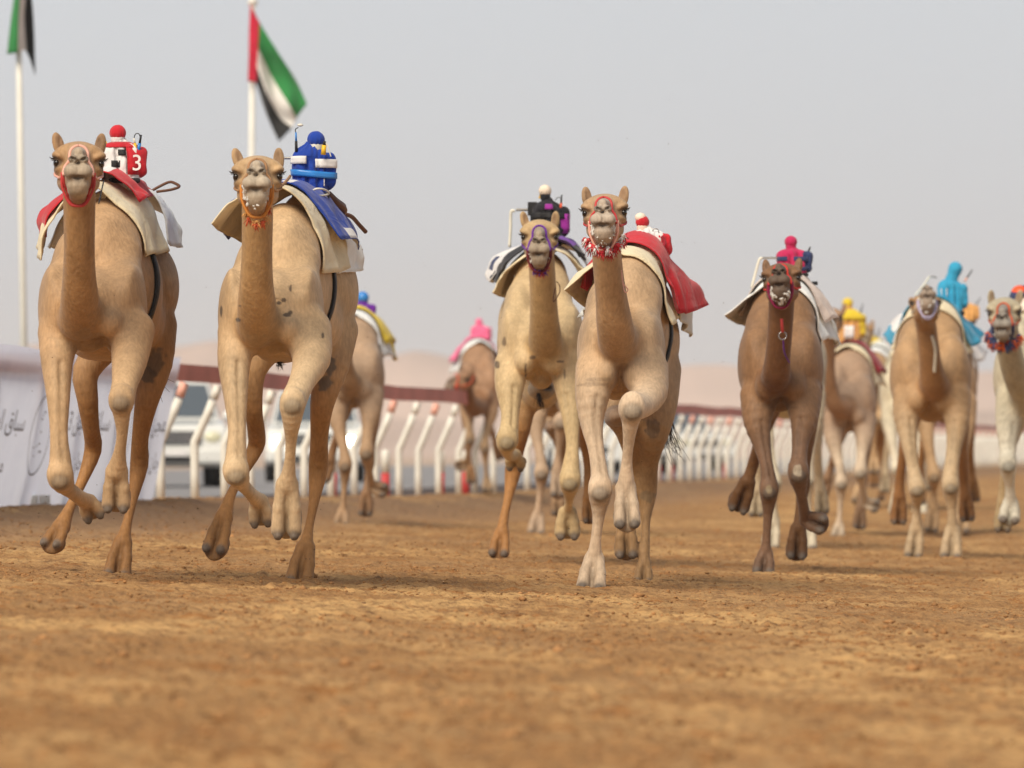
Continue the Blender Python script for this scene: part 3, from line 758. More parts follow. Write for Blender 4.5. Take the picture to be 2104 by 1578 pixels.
def make_camel(spec, vw, cols, label, h, name='camel', group='racing camels'):
    """cols: body, neck, legs, dark, muzzle"""
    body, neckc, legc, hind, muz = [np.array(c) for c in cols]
    Pt, Rd = vw.P, vw.r; k_ = vw.k
    prims = []; trunk = []
    for (x, y, d, rx, rz, rd, *rest) in spec['torso']:
        kk = .048 if not rest else rest[0]
        p = ell(Pt(x, y, d), (Rd(rx, d), rd, Rd(rz, d)), None, k=kk, col=tuple(body)); prims.append(p); trunk.append(p)
    cx, cy, cd_, crx, crz = spec['torso'][0][:5]; (lx, ly), (rx_, ry_) = spec['torso'][1][:2], spec['torso'][2][:2]
    fr = cd_-spec['torso'][0][5]
    for sx, gx in ((-1, lx+crx*.42), (1, rx_-crx*.42)):
        prims.append(ell(Pt(cx+sx*crx*.33, cy+crz*.45, fr+.04), (Rd(crx*.30, 0), .09, Rd(crz*.36, 0)), None, k=.07, col=tuple(body)))      # breast muscle
        bx = lx if sx < 0 else rx_
        wx, wy, wd, wrx, wrz = spec['torso'][3][:5]
        prims.append(chain([(Pt(wx+sx*wrx*.20, wy-wrz*.50, wd-.02), Rd(wrx*.46, .6)), (Pt(wx+sx*wrx*.42+(bx-wx)*.08, wy-wrz*.05, .50), Rd(wrx*.50, .5)), (Pt(bx-sx*crx*.12, cy-crz*.50, .32), Rd(wrx*.50, .3))], [body]*3, .09, 2))
        prims.append(ell(Pt(bx+sx*crx*.1, cy-crz*.25, .20), (Rd(crx*.16, 0), .16, Rd(crz*.75, 0)), rotm(0, 0, -sx*.15), k=.05, col=tuple(body)))  # shoulder blade
        prims.append(ell(Pt(bx, cy+crz*1.02, -.0), (Rd(crx*.40, 0), .10, Rd(crz*.035, 0)), rotm(0, 0, sx*.30), sub=True, k=.06))   # fold above the foreleg
    prims.append(ell(Pt(cx-crx*.02, cy+crz*.62, fr+.04), (Rd(crx*.05, 0), .09, Rd(crz*.40, 0)), None, sub=True, k=.09))
    nk = spec['neck']
    sp = spline([list(Pt(x, y, d))+[Rd(r, d)*(1+.20*(q_/(len(nk)-1.0))**2)] for q_, (x, y, d, r) in enumerate(nk)], 12)
    prims.append(chain([(q[:3], q[3]) for q in sp], [neckc]*len(sp), .060, 2))
    # windpipe ridge along the throat and two neck muscles
    for off in (-.38, .38):
        prims.append(chain([(sp[i][:3]+A(off*sp[i][3], -sp[i][3]*.60, 0), sp[i][3]*.36) for i in range(1, 10)], [neckc]*9, .016, 1))
    # legs
    for L in spec['legs']:
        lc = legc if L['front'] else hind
        jt = {L.get('knee'), L.get('hock')}
        nn = [(Pt(x, y, d), Rd(r, d)*(1 if (q_ in jt or q_ < 2 or r > 30) else (.86 if r < 17 else .92))) for q_, (x, y, d, r) in enumerate(L['n'])]
        K = len(nn)
        prims.append(chain(nn, [body*(1-min(1, i/2.0))+lc*min(1, i/2.0) for i in range(K)], .045, 3))
        if L['front'] and K > 4 and 'knee' in L and k_ > .9:
            kn = L['knee']; g_ = []
            for i in range(1, kn):
                c, r = nn[i]; g_.append((c+A(r*.30*(1 if L['n'][0][0] < spec['torso'][0][0] else -1), -r*1.0, 0), r*.10))
            if len(g_) > 1:
                q_ = chain(g_, [lc*.62]*len(g_), .022, 3); q_.sub = True; q_.wt = 2.0
                for z_ in q_.segs: z_.wt = 1.5
                prims.append(q_)
        # tendon down the back of the cannon
        if K > 3:
            a, ra = nn[-3]; b, rb = nn[-1]; prims.append(cone(a+A(0, ra*.7, 0), b+A(0, rb*.4, .02), ra*.3, rb*.3, k=.014, col=tuple(lc)))
        x, y, d, wd = L['toe']; tx = vw.px(x, y)
        T0 = Pt(x, y, d); sd_v = A(*L.get('side', (1, 0, 0)))
        if vw.m < 0: sd_v = sd_v*A(-1, 1, 1)
        foot(prims, nn[-1][0], T0, Rd(wd*1.10, d), sd_v, tuple(lc*L.get('tone', .85)), (.13, .105, .085), L.get('planted', False))
        if 'knee' in L:
            i = L['knee']; c, r = nn[i]
            fwd = A(0, -r*.55, r*.10)
            prims.append(ell(c+fwd, (r*.92, r*.65, r*1.10), None, k=.025, col=tuple(lc*.97)))
            prims.append(ell(c+A(0, -r*1.0, -r*.30), (r*.58, r*.34, r*.56), None, k=.006, wt=14, col=tuple(lc*.38+A(.045, .045, .04))))
        if 'hock' in L:
            i = L['hock']; c, r = nn[i]; prims.append(ell(c+A(0, r*.9, r*.45), (r*.72, r*.85, r*1.0), None, k=.02, col=tuple(lc)))
    # head
    x, y, d, S, yaw, pitch, roll = spec['head']
    R = rotm(yaw*vw.m, pitch, roll*vw.m); hc = Pt(x, y, d); S = S*vw.k*vw.Dc/vw.D0
    face = tuple(body*.5+neckc*.5)
    hp, T = head_prims(hc, R, S, face, tuple(muz), tuple(muz*.92), tuple(body))
    prims += hp
    extra = []
    for (x, y, d, rx, rz, rd, c, kk, sub) in spec.get('bulges', ()):
        prims.append(ell(Pt(x, y, d), (Rd(rx, d), rd, Rd(rz, d)), None, k=kk, col=c, sub=sub))
    V, Q = skin(prims, h, 1)
    spots = [(Pt(x, y, d), A(Rd(rx, d), rd, Rd(rz, d)), c, am) for (x, y, d, rx, rz, rd, c, am) in spec.get('spots', ())]
    C = tint(prims, V, tuple(body), spots)
    # pale belly side and inner legs, sandy dust low down
    zz = V[:, 2]; C = C*(1+.05*vnoise(V[:, 0]*14+V[:, 1]*5, V[:, 2]*6, 21)[:, None])
    rootp = Pt(*spec['centre']); gzv = float(gz(rootp[0], rootp[1]))
    root = empty(name, (rootp[0], rootp[1], gzv), label, 'camel', group)
    o = obj('body', V, Q, COAT, root, colors=C)
    # eyes, lashes
    lash = MB()
    for s in (-1, 1):
        mb = MB(); mb.ball(T(s*.119, .066, -.004), A(.0195, .0245, .0190)*S, 18, 12, R=R); mb.build('eye', M['eye'], root)
        ml = MB()
        for i in range(9):
            t = (i-4)/4.0; a = T(s*(.135-.004*abs(t)), .066+.022*t, .020-.006*t*t); b = T(s*(.162-.01*abs(t)), .078+.036*t, .016-.012*t*t+.010)
            ml.tube([a, (a+b)/2+R @ A(0, 0, -.003), b], [.0020*S, .0016*S, .0006*S], 5)
        if k_ > .8: ml.build('eyelashes', M['hair'], root)
    info = dict(prims=prims, trunk=trunk, T=T, R=R, S=S, root=root, vw=vw, hp=hp)
    return info

def strap(info, pts, name, m, r=.006, flat=.45, gap=.004, n=40, closed=False, parent=None, prims=None):
    P = spline([info['T'](*p) for p in pts], n); P = snap(prims or info['hp'], P, gap)
    mb = MB(); mb.tube(P, r*info['S'], 6, flat=1.0); return mb.build(name, m, parent or info['root'])

def halter(info, m1, m2, noseband=True, chin=.20, drop=None):
    """nose band, cheek straps and jaw strap; one part per strap under the halter"""
    T = info['T']; S = info['S']; hp = info['hp']; root = info['root']
    hal = None
    L = [((0, .14, .075), (.05, .16, .05), (.085, .19, 0), (.085, .24, -.06), (.07, .265, -.10)), ((0, .14, .075), (-.05, .16, .05), (-.085, .19, 0), (-.085, .24, -.06), (-.07, .265, -.10))]
    mb = MB()
    for pts in L:
        P = snap(hp, spline([T(*p) for p in pts], 26), .005); mb.tube(P, .0085*S, 7)
    hal = mb.build('halter', m1, root)
    for pts, nm, mm_, rr in (([(.075, .25, -.10), (.06, .20, -.19), (0, .17, -chin-.02), (-.06, .20, -.19), (-.075, .25, -.10)], 'jaw_strap', m2, .008),
                             ([(.09, .24, -.07), (.12, .10, -.09), (.13, -.03, -.04), (.12, -.10, .04), (.08, -.14, .10)], 'cheek_strap', m1, .007),
                             ([(-.09, .24, -.07), (-.12, .10, -.09), (-.13, -.03, -.04), (-.12, -.10, .04), (-.08, -.14, .10)], 'cheek_strap', m1, .007)):
        P = snap(hp, spline([T(*p) for p in pts], 30), .005)
        mb = MB(); mb.tube(P, rr*S, 7); mb.build(nm, mm_, hal)
    # slack noseband loop hanging under the chin
    P = spline([T(*p) for p in [(.088, .24, -.08), (.085, .23, -.16), (.045, .22, -chin-.045), (0, .22, -chin-.06), (-.045, .22, -chin-.045), (-.085, .23, -.16), (-.088, .24, -.08)]], 34)
    mb = MB(); mb.tube(push_out(hp, P, .006), .0075*S, 7); mb.build('chin_strap', m2, hal)
    return hal

def foam(info, n=40, spread=1.0, low=0.0):
    T = info['T']; S = info['S']; mb = MB(); P = []
    for i in range(n):
        s = random.choice((-1, 1)); u = random.random()
        if u < .80: P.append(T(s*random.gauss(.068, .012)*spread, random.uniform(.22, .33), random.gauss(-.135, .018)-low*.6))
        else: P.append(T(random.gauss(0, .035)*spread, random.uniform(.24, .34), random.gauss(-.20, .012)-low*.5))
    P = snap(info['hp'], np.array(P), .001)
    L = []
    P = P[:max(8, int(len(P)*.45))]
    for p in P:
        for q in range(3): L.append(ell(p+rng.normal(0, .007*S, 3)*A(.8, .2, 1.3), np.array([random.uniform(.003, .007), random.uniform(.002, .0035), random.uniform(.004, .009)])*S, k=.007))
    V, Q = skin(L, .0042, 1); return obj('mouth_foam', V, Q, M['foam'], info['root'])

def tassels(info, mats_, n=24, chin=.24, w=.10, size=1.0, parent=None):
    """woollen tufts strung on the collar under the jaw"""
    T = info['T']; S = info['S']
    cen = []
    for i in range(n):
        t = (i+.5)/n*2-1; a = t*1.45
        cen.append(T(math.sin(a)*w+random.uniform(-.01, .01), .12+.10*math.cos(a)+random.uniform(-.02, .02), -chin+.10*(1-math.cos(a))+random.uniform(-.02, .02)))
    cen = push_out(info['hp'], np.array(cen), .008)
    mbs = [MB() for _ in mats_]
    for i, c in enumerate(cen):
        mb = mbs[i % len(mats_)]
        for q in range(16):
            dv = A(random.uniform(-1, 1), random.uniform(-1, .4), random.uniform(-2.4, .2)); dv /= np.linalg.norm(dv); l_ = random.uniform(.6, 1.4)
            mb.tube([c, c+dv*.016*S*size*l_, c+dv*.030*S*size*l_+A(0, 0, -.008)], [.0035*size*S, .003*size*S, .0012*size*S], 4)
        mb.ball(c, .012*S*size, 8, 6, jit=.2)
    for mb, m in zip(mbs, mats_): mb.build('tassel_collar', m, info['root'])

def cloth_sheet(info, C, nu, nv, name, m, parent, gap=.02, thick=.014, wr=.016, seed=1, mats=None, midx=None, folds=6, k_hem=True):
    vw = info['vw']
    G = sheet_grid([[vw.P(*q) for q in row] for row in C], nu, nv)
    sh = G.shape; Vv = G.reshape(-1, 3)
    uu, vv = np.meshgrid(np.linspace(0, 1, sh[1]), np.linspace(0, 1, sh[0]))
    # hanging folds grow towards the hems
    hang = np.abs(uu-.5)*2
    wv = (np.sin(uu*2+vv*folds*2.2+seed)*.5+vnoise(uu*7+seed, vv*8, seed)*1.5+vnoise(uu*18+seed, vv*16, seed+2)*.6)*wr*(.25+hang*1.1)
    Nn = np.cross(np.gradient(G, axis=1), np.gradient(G, axis=0)); Nn /= np.linalg.norm(Nn, axis=2, keepdims=True)+1e-9
    G = G+Nn*wv[..., None]
    body = info['body_prims']
    Pp = push_out(body, G.reshape(-1, 3), gap, 4)
    i = (np.arange(sh[0]-1)[:, None]*sh[1]+np.arange(sh[1]-1)[None]).ravel()
    Fc = np.stack([i, i+sh[1], i+sh[1]+1, i+1], 1)
    mi = None
    if midx is not None:
        ii, jj = np.meshgrid(np.arange(sh[1]-1)/(sh[1]-1), np.arange(sh[0]-1)/(sh[0]-1)); mi = midx(ii.ravel(), jj.ravel())
    o = obj(name, Pp, Fc, m, parent, mats=mats, midx=mi)
    md = o.modifiers.new('thick', 'SOLIDIFY'); md.thickness = thick; md.offset = 0
    # stitched hem round the edge
    if thick > .005 and k_hem:
        Gp = Pp.reshape(sh); loop = np.concatenate([Gp[0, :, :], Gp[1:, -1, :], Gp[-1, -2::-1, :], Gp[-2:0:-1, 0, :]])
        mb = MB(); mb.tube(loop, .0045, 5, closed=True); mb.build('piped_hem', mats[0] if mats else m, o)
    return o

def girth(info, x, y, d, w_, parent, tilt=0.0):
    c = info['vw'].P(x, y, d); tr = info['trunk_all']; rows = []
    for dy in (-w_/2, w_/2):
        ring = []
        for i in range(56):
            a = 2*math.pi*i/56; dirv = A(math.sin(a), 0, math.cos(a)); t = np.linspace(.02, .9, 90)
            P = c+dirv*t[:, None]+A(0, dy, 0)+np.stack([t*0, t*dirv[2]*tilt, t*0], 1)
            v = sdf(tr, P); j = np.argmax(v > .006) if (v > .006).any() else 30
            ring.append(P[j])
        ring = np.array(ring)
        for _ in range(2): ring = (np.roll(ring, 1, 0)+ring*2+np.roll(ring, -1, 0))/4
        rows.append(ring)
    V = np.concatenate(rows); Fc = [(i, (i+1) % 56, 56+(i+1) % 56, 56+i) for i in range(56)]
    o = obj('girth_strap', V, Fc, M['black'], parent); md = o.modifiers.new('thick', 'SOLIDIFY'); md.thickness = .012; md.offset = 0
    return o

def hair_tuft(info, pts, n, spread, name='tail_tuft', r=.0035, m=None):
    """strands running along pts with growing spread"""
    vw = info['vw']; P = spline([vw.P(*p) for p in pts], 9); mb = MB()
    for i in range(n):
        o_ = rng.normal(0, 1, 3)*spread; o2 = rng.normal(0, 1, 3)*spread*.6
        Q = [P[j]+o_*(j/8.0)**1.3+o2*math.sin(j*.8)*(j/8.0) for j in range(9)]
        mb.tube(Q, [r*(1-.085*j) for j in range(9)], 4)
    return mb.build(name, m or M['hair'], info['root'])

# ------------------------------------------------------------------ robot jockeys
def solid(prims, h, name, m, parent, mats=None, pick=None, crease=0):
    V, Q = skin(prims, h, 1); mi = None
    if crease:
        c = V.mean(0); g = grad(prims, V, .006); an = np.arctan2(V[:, 0]-c[0], c[1]-V[:, 1]); sd0 = abs(c[0])*7 % 5
        f = np.sin(an*9+vnoise(V[:, 2]*9+sd0, an*1.5, 3)*7)*.5+vnoise(an*5+sd0, V[:, 2]*14, 5)*1.3+vnoise(an*11, V[:, 2]*30+sd0, 6)*.6
        V = V+g*(f*crease)[:, None]
    if pick is not None: mi = pick(V[Q].mean(1))
    return obj(name, V, Q, m, parent, mats=mats, midx=mi)
def wrap(prims, c, z0, z1, a0, a1, name, m, parent, gap=.004, n=14, R=None, dz=0.0):
    """a band or patch lying on the surface, angles measured from the camera side (0) to +x (90)"""
    rows = []
    for z in np.linspace(z0, z1, 4):
        for a in np.linspace(a0, a1, n):
            a_ = math.radians(a); dv = A(math.sin(a_), -math.cos(a_), 0); t = np.linspace(.005, .3, 90)
            P = c+A(0, 0, z+dz*math.sin(a_))+dv*t[:, None]; v = sdf(prims, P); inside = v < gap
            j = np.max(np.nonzero(inside)[0]) if inside.any() else 10
            rows.append(P[min(j+1, 89)])
    Fc = [(i*n+j, i*n+j+1, (i+1)*n+j+1, (i+1)*n+j) for i in range(3) for j in range(n-1)]
    o = obj(name, rows, Fc, m, parent); md = o.modifiers.new('thick', 'SOLIDIFY'); md.thickness = .0025; md.offset = 0
    return o
def jockey(vw, px, pyb, pyt, d, wpx, head, label, c_body, c_head, c_side=None, k=1.0, h=.006, name='robot_jockey', hood=False, collar=None, side='R'):
    """box-bodied remote controlled rider: padded jersey, ball head, side pouches"""
    b = vw.P(px, pyb, d); t = vw.P(px, pyt, d); H = t[2]-b[2]; W = vw.r(wpx, d)
    root = empty(name, tuple(b), label, 'robot jockey', 'robot jockeys')
    yaw = .25*vw.m; Rm = np.array(Matrix.Rotation(yaw, 3, 'Z'))
    def L(x, y, z): return b+Rm @ A(x*W, y*W, z*H)
    tp = [rbox(L(0, 0, .40), A(W*.24, W*.18, H*.30), W*.13, Rm, k=.02), ell(L(0, 0, .80), (W*.37, W*.26, H*.18), Rm, k=.05), cone(L(0, 0, .8), L(.01, 0, 1.0), W*.2, W*.1, k=.04),
          ell(L(-.27, -.05, .52), (W*.17, W*.24, H*.30), Rm, k=.02), ell(L(.05, -.30, .35), (W*.22, W*.10, H*.30), Rm, k=.03),
          cone(L(0, 0, .34), L(0, 0, .0), W*.30, W*.40, k=.03),
          ell(L(.10, -.36, .6), (W*.012, W*.08, H*.35), Rm, k=.03, sub=True), ell(L(-.12, -.37, .3), (W*.012, W*.08, H*.25), Rm, k=.03, sub=True)]
    torso = solid(tp, h, 'jersey', c_body, root, crease=.0075)
    sp_ = [rbox(L(.35, -.04, .48), A(W*.07, W*.15, H*.22), W*.13, Rm, k=.03), ell(L(.38, -.05, .2), (W*.14, W*.2, H*.12), Rm, k=.03), rbox(L(.37, -.04, .78), A(W*.12, W*.2, H*.015), W*.02, Rm, k=.008)]
    pouch = solid(sp_, h, 'side_pouch', c_side or c_body, root, crease=.0075)
    hp_ = vw.P(head[0], head[1], d); hr = vw.r(head[2], d)
    hl = [ell(hp_, (hr, hr*1.02, hr*.98), None, k=.01)]
    nk = cone(L(0, 0, .9), hp_, hr*.55, hr*.5, k=.01)
    if hood: hl.append(cone(L(0, 0, .85), hp_, W*.22, hr*.8, k=.03))
    solid(hl, h*.8, 'head', c_head, root, crease=.002)
    if not hood: solid([nk, cone(hp_-A(0, 0, hr*.95), hp_-A(0, 0, hr*.7), hr*.82, hr*.85, k=.01)], h*.8, 'collar', collar or c_body, root)
    mb = MB(); mb.box(tuple(b+A(0, .02, -H*.06)), (W*.34, W*.55, H*.07), Rm); mb.build('mount_block', M['black'], root, smooth=False, bevel=.01)
    return dict(root=root, L=L, W=W, H=H, tp=tp, sp=sp_, all=tp+sp_, c=L(0, 0, 0), vw=vw, d=d, Rm=Rm)
def antenna(j, x, y, x2, y2, m_base, m_tip, r=.006, base=.45, d=0.0):
    vw = j['vw']; a = vw.P(x, y, j['d']+d); b = vw.P(x2, y2, j['d']+d); q = a+(b-a)*base
    mb = MB(); mb.tube([a, q], [r*1.5, r*1.3], 8); o = mb.build('antenna', m_base, j['root'])
    mb = MB(); mb.tube([q, b], [r, r*.8], 8); mb.build('antenna_tip', m_tip, o); return o
def wire(j, pts, m, r=.003, name='cable', d=0.0):
    P = spline([j['vw'].P(x, y, j['d']+d+(e[0] if e else 0)) for x, y, *e in pts], 20)
    mb = MB(); mb.tube(P, r, 6); return mb.build(name, m, j['root'])
# ------------------------------------------------------------------ measured poses of the six animals in front
S1 = dict(D0=31.6, centre=(200, 1130, .9),
 torso=[(190, 628, .35, 100, 80, .40), (126, 640, .30, 47, 100, .28), (254, 640, .30, 48, 102, .28), (215, 530, .75, 78, 122, .42), (150, 560, .50, 42, 88, .30), (246, 600, 1.2, 88, 134, .62), (255, 470, 1.25, 60, 78, .52), (300, 590, 1.85, 68, 98, .38), (280, 660, 1.6, 60, 70, .4)],
 neck=[(163, 355, -.50, 34), (163, 420, -.47, 33), (163, 500, -.40, 31), (163, 560, -.30, 32), (164, 610, -.18, 36), (168, 650, .0, 40), (178, 640, .3, 50)],
 head=(162, 338, -.60, 1.0, .07, .10, -.02),
 legs=[dict(front=1, n=[(122, 690, .15, 44), (117, 745, .05, 33), (120, 820, -.05, 26), (121, 890, -.10, 20), (124, 950, -.12, 25), (125, 982, -.12, 27), (146, 1012, .05, 15), (180, 1032, .28, 19)], knee=5, toe=(197, 1066, .30, 54), side=(.95, -.1, -.3)),
       dict(front=1, n=[(272, 680, .12, 46), (266, 740, -.05, 37), (256, 790, -.25, 29), (250, 822, -.33, 27), (250, 845, -.33, 21), (251, 890, -.28, 14), (246, 930, -.22, 15), (240, 968, -.15, 24)], knee=3, toe=(238, 1050, -.12, 60)),
       dict(front=0, n=[(230, 690, 1.7, 40), (178, 760, 1.6, 28), (180, 820, 1.6, 24), (187, 880, 1.7, 19), (191, 925, 1.82, 18), (168, 990, 1.75, 13), (145, 1040, 1.68, 12), (126, 1082, 1.62, 20)], hock=4, toe=(102, 1124, 1.52, 50), planted=1, side=(.95, -.3, 0)),
       dict(front=0, n=[(318, 670, 1.75, 46), (318, 745, 1.65, 37), (300, 830, 1.60, 26), (288, 900, 1.70, 19), (286, 955, 1.80, 19), (273, 1025, 1.75, 12), (261, 1075, 1.68, 12), (252, 1114, 1.63, 18)], hock=4, toe=(238, 1190, 1.52, 55), planted=1)],
 bulges=[(200, 715, 1.1, 50, 26, .3, None, .08, False), (182, 700, .25, 26, 24, .15, None, .05, False)],
 spots=[(318, 740, 1.5, 20, 26, .4, (.12, .10, .075), .75), (302, 772, 1.5, 14, 16, .4, (.10, .08, .06), .8), (175, 700, .2, 60, 26, .4, (.30, .22, .13), .35), (160, 600, -.3, 30, 60, .3, (.34, .19, .08), .35)])
S2 = dict(D0=31.8, centre=(560, 1140, .9),
 torso=[(557, 638, .35, 96, 86, .40), (494, 652, .30, 46, 98, .28), (620, 652, .30, 47, 98, .28), (585, 545, .75, 74, 128, .42), (520, 575, .50, 38, 88, .30), (608, 600, 1.15, 84, 134, .60), (628, 472, 1.25, 55, 76, .50), (668, 600, 1.85, 69, 98, .38), (650, 660, 1.6, 56, 70, .4)],
 neck=[(529, 385, -.50, 32), (529, 445, -.47, 32), (528, 520, -.40, 31), (527, 580, -.30, 33), (528, 630, -.16, 37), (532, 668, .02, 38), (545, 650, .3, 48)],
 head=(530, 366, -.60, .98, .02, .13, 0),
 legs=[dict(front=1, n=[(490, 690, .15, 42), (481, 745, .05, 34), (484, 815, -.05, 27), (487, 885, -.10, 20), (485, 945, -.12, 25), (486, 972, -.12, 27), (505, 1005, .03, 14), (532, 1030, .25, 19)], knee=5, toe=(538, 1080, .28, 52), side=(.95, 0, -.3)),
       dict(front=1, n=[(632, 680, .12, 50), (640, 735, -.05, 40), (620, 785, -.25, 29), (602, 828, -.38, 27), (600, 858, -.38, 23), (598, 905, -.30, 14), (595, 955, -.22, 14), (590, 995, -.15, 22)], knee=3, toe=(588, 1104, -.10, 64)),
       dict(front=0, n=[(560, 700, 1.6, 36), (521, 760, 1.55, 27), (521, 840, 1.6, 20), (527, 890, 1.75, 20), (525, 920, 1.82, 17), (497, 975, 1.75, 12), (475, 1015, 1.68, 12), (460, 1062, 1.62, 19)], hock=4, toe=(438, 1136, 1.5, 52), planted=1, side=(.95, -.2, 0)),
       dict(front=0, n=[(690, 680, 1.75, 46), (680, 750, 1.65, 38), (662, 830, 1.60, 27), (656, 900, 1.70, 20), (654, 962, 1.80, 20), (645, 1030, 1.75, 13), (635, 1082, 1.70, 11), (628, 1124, 1.64, 17)], hock=4, toe=(612, 1204, 1.52, 56), planted=1)],
 bulges=[(570, 716, 1.1, 46, 30, .3, None, .08, False), (548, 708, .25, 26, 24, .15, None, .05, False)],
 spots=[(678, 748, 1.5, 16, 24, .4, (.14, .12, .095), .85), (668, 786, 1.5, 15, 17, .4, (.14, .12, .095), .85), (545, 705, .2, 45, 24, .4, (.34, .25, .14), .35)] +
       [(x, y, .1, a, b, .5, (.07, .05, .035), .85) for x, y, a, b in ((499, 632, 6, 4), (494, 660, 6, 3), (491, 657, 5, 3), (576, 624, 8, 5), (583, 618, 6, 5), (592, 648, 8, 4), (598, 643, 5, 4), (598, 594, 3, 8), (454, 640, 3, 12), (665, 690, 3, 10))])
S5 = dict(D0=41.0, centre=(1110, 1120, .9),
 torso=[(1108, 708, .35, 80, 74, .40), (1059, 706, .30, 37, 80, .28), (1163, 706, .30, 39, 82, .28), (1112, 620, .75, 62, 98, .42), (1068, 650, .50, 32, 72, .30), (1112, 680, 1.2, 70, 108, .60), (1118, 575, 1.25, 48, 60, .50), (1088, 668, 1.85, 65, 88, .38)],
 neck=[(1110, 505, -.50, 27), (1113, 545, -.46, 27), (1116, 600, -.38, 27), (1118, 650, -.28, 28), (1120, 690, -.14, 31), (1122, 716, .02, 32), (1122, 700, .3, 40)],
 head=(1109, 486, -.62, .96, -.02, -.05, .0),
 legs=[dict(front=1, n=[(1052, 750, .15, 36), (1047, 795, .05, 30), (1048, 845, -.05, 21), (1046, 880, -.12, 21), (1042, 905, -.14, 23), (1040, 920, -.10, 17), (1046, 936, .12, 12), (1056, 934, .36, 15)], knee=4, toe=(1060, 962, .45, 44), side=(.9, .2, -.5)),
       dict(front=1, n=[(1164, 750, .15, 38), (1170, 810, .05, 27), (1174, 870, -.05, 19), (1176, 915, -.10, 15), (1173, 960, -.12, 20), (1171, 990, -.12, 22), (1170, 1025, .0, 11), (1166, 1052, .12, 12)], knee=5, toe=(1166, 1106, .14, 54)),
       dict(front=0, n=[(1085, 740, 1.75, 40), (1078, 810, 1.6, 28), (1072, 880, 1.55, 20), (1058, 935, 1.66, 18), (1054, 968, 1.72, 17), (1045, 1020, 1.66, 11), (1036, 1062, 1.60, 11), (1031, 1095, 1.55, 16)], hock=4, toe=(1023, 1143, 1.46, 42), planted=1, side=(.97, -.15, 0)),
       dict(front=0, n=[(1150, 740, 1.8, 40), (1180, 800, 1.8, 26), (1202, 860, 1.8, 17), (1206, 905, 1.95, 16), (1209, 950, 1.98, 12), (1208, 990, 1.95, 10), (1209, 1022, 1.93, 12)], hock=3, toe=(1212, 1074, 1.90, 32))],
 bulges=[(1112, 790, 1.5, 46, 50, .40, None, .08, False), (1112, 780, .30, 22, 20, .14, None, .04, False), (1112, 800, 1.0, 28, 22, .22, (.30, .22, .14), .04, False), (1130, 796, .78, 15, 5, .10, (.03, .02, .01), .02, True)],
 spots=[(1095, 735, -.05, 7, 4, .5, (.10, .07, .05), .8), (1080, 760, -.05, 3, 14, .5, (.10, .07, .05), .8), (1150, 743, -.05, 9, 3, .5, (.10, .07, .05), .8), (1160, 766, -.05, 3, 14, .5, (.10, .07, .05), .8), (1036, 700, 0, 4, 12, .4, (.12, .08, .05), .7), (1022, 750, 0, 6, 7, .4, (.10, .07, .05), .8)])
S6 = dict(D0=35.4, centre=(1270, 1150, .9),
 torso=[(1277, 733, .35, 82, 78, .40), (1231, 722, .30, 45, 88, .28), (1322, 726, .30, 45, 88, .28), (1290, 625, .75, 70, 112, .42), (1235, 655, .50, 32, 76, .30), (1305, 690, 1.2, 76, 120, .60), (1312, 560, 1.25, 52, 70, .50), (1330, 700, 1.85, 67, 98, .38), (1322, 760, 1.6, 52, 66, .4)],
 neck=[(1243, 450, -.50, 30), (1245, 500, -.47, 30), (1250, 560, -.42, 30), (1256, 610, -.34, 31), (1262, 660, -.24, 34), (1270, 700, -.06, 36), (1280, 690, .3, 44)],
 head=(1243, 440, -.62, .99, -.06, .12, .02),
 legs=[dict(front=1, n=[(1226, 760, .12, 44), (1217, 815, .0, 35), (1216, 870, -.05, 26), (1225, 925, -.10, 18), (1232, 975, -.14, 20), (1233, 1008, -.14, 25), (1230, 1060, -.10, 15), (1224, 1112, -.08, 13), (1221, 1148, -.05, 19)], knee=5, toe=(1213, 1216, -.18, 58), planted=1),
       dict(front=1, n=[(1325, 760, .10, 48), (1334, 805, -.08, 38), (1318, 832, -.25, 30), (1299, 838, -.38, 29), (1296, 862, -.38, 21), (1292, 905, -.32, 14), (1288, 950, -.26, 13), (1286, 1002, -.20, 21)], knee=3, toe=(1289, 1085, -.30, 56)),
       dict(front=0, n=[(1290, 770, 1.7, 36), (1262, 840, 1.6, 24), (1282, 890, 1.6, 18), (1302, 950, 1.75, 17), (1303, 985, 1.8, 14), (1294, 1035, 1.76, 11), (1286, 1078, 1.7, 15)], hock=4, toe=(1287, 1146, 1.66, 50)),
       dict(front=0, n=[(1360, 760, 1.75, 40), (1352, 830, 1.65, 40), (1340, 890, 1.62, 34), (1334, 950, 1.72, 21), (1330, 1012, 1.80, 20), (1327, 1070, 1.76, 11), (1326, 1120, 1.70, 11), (1324, 1158, 1.66, 13)], hock=4, toe=(1321, 1202, 1.58, 38), planted=1)],
 bulges=[(1268, 855, 1.45, 26, 22, .24, (.30, .20, .13), .05, False), (1265, 800, .35, 24, 22, .15, None, .05, False)],
 spots=[(1340, 880, 1.4, 17, 20, .4, (.14, .10, .07), .7), (1220, 790, 0, 34, 4, .4, (.20, .14, .09), .4), (1228, 780, 0, 28, 5, .4, (.20, .14, .09), .4), (1285, 800, .2, 36, 26, .4, (.30, .19, .11), .35), (1330, 1020, 1.7, 20, 14, .3, (.20, .15, .09), .6)])
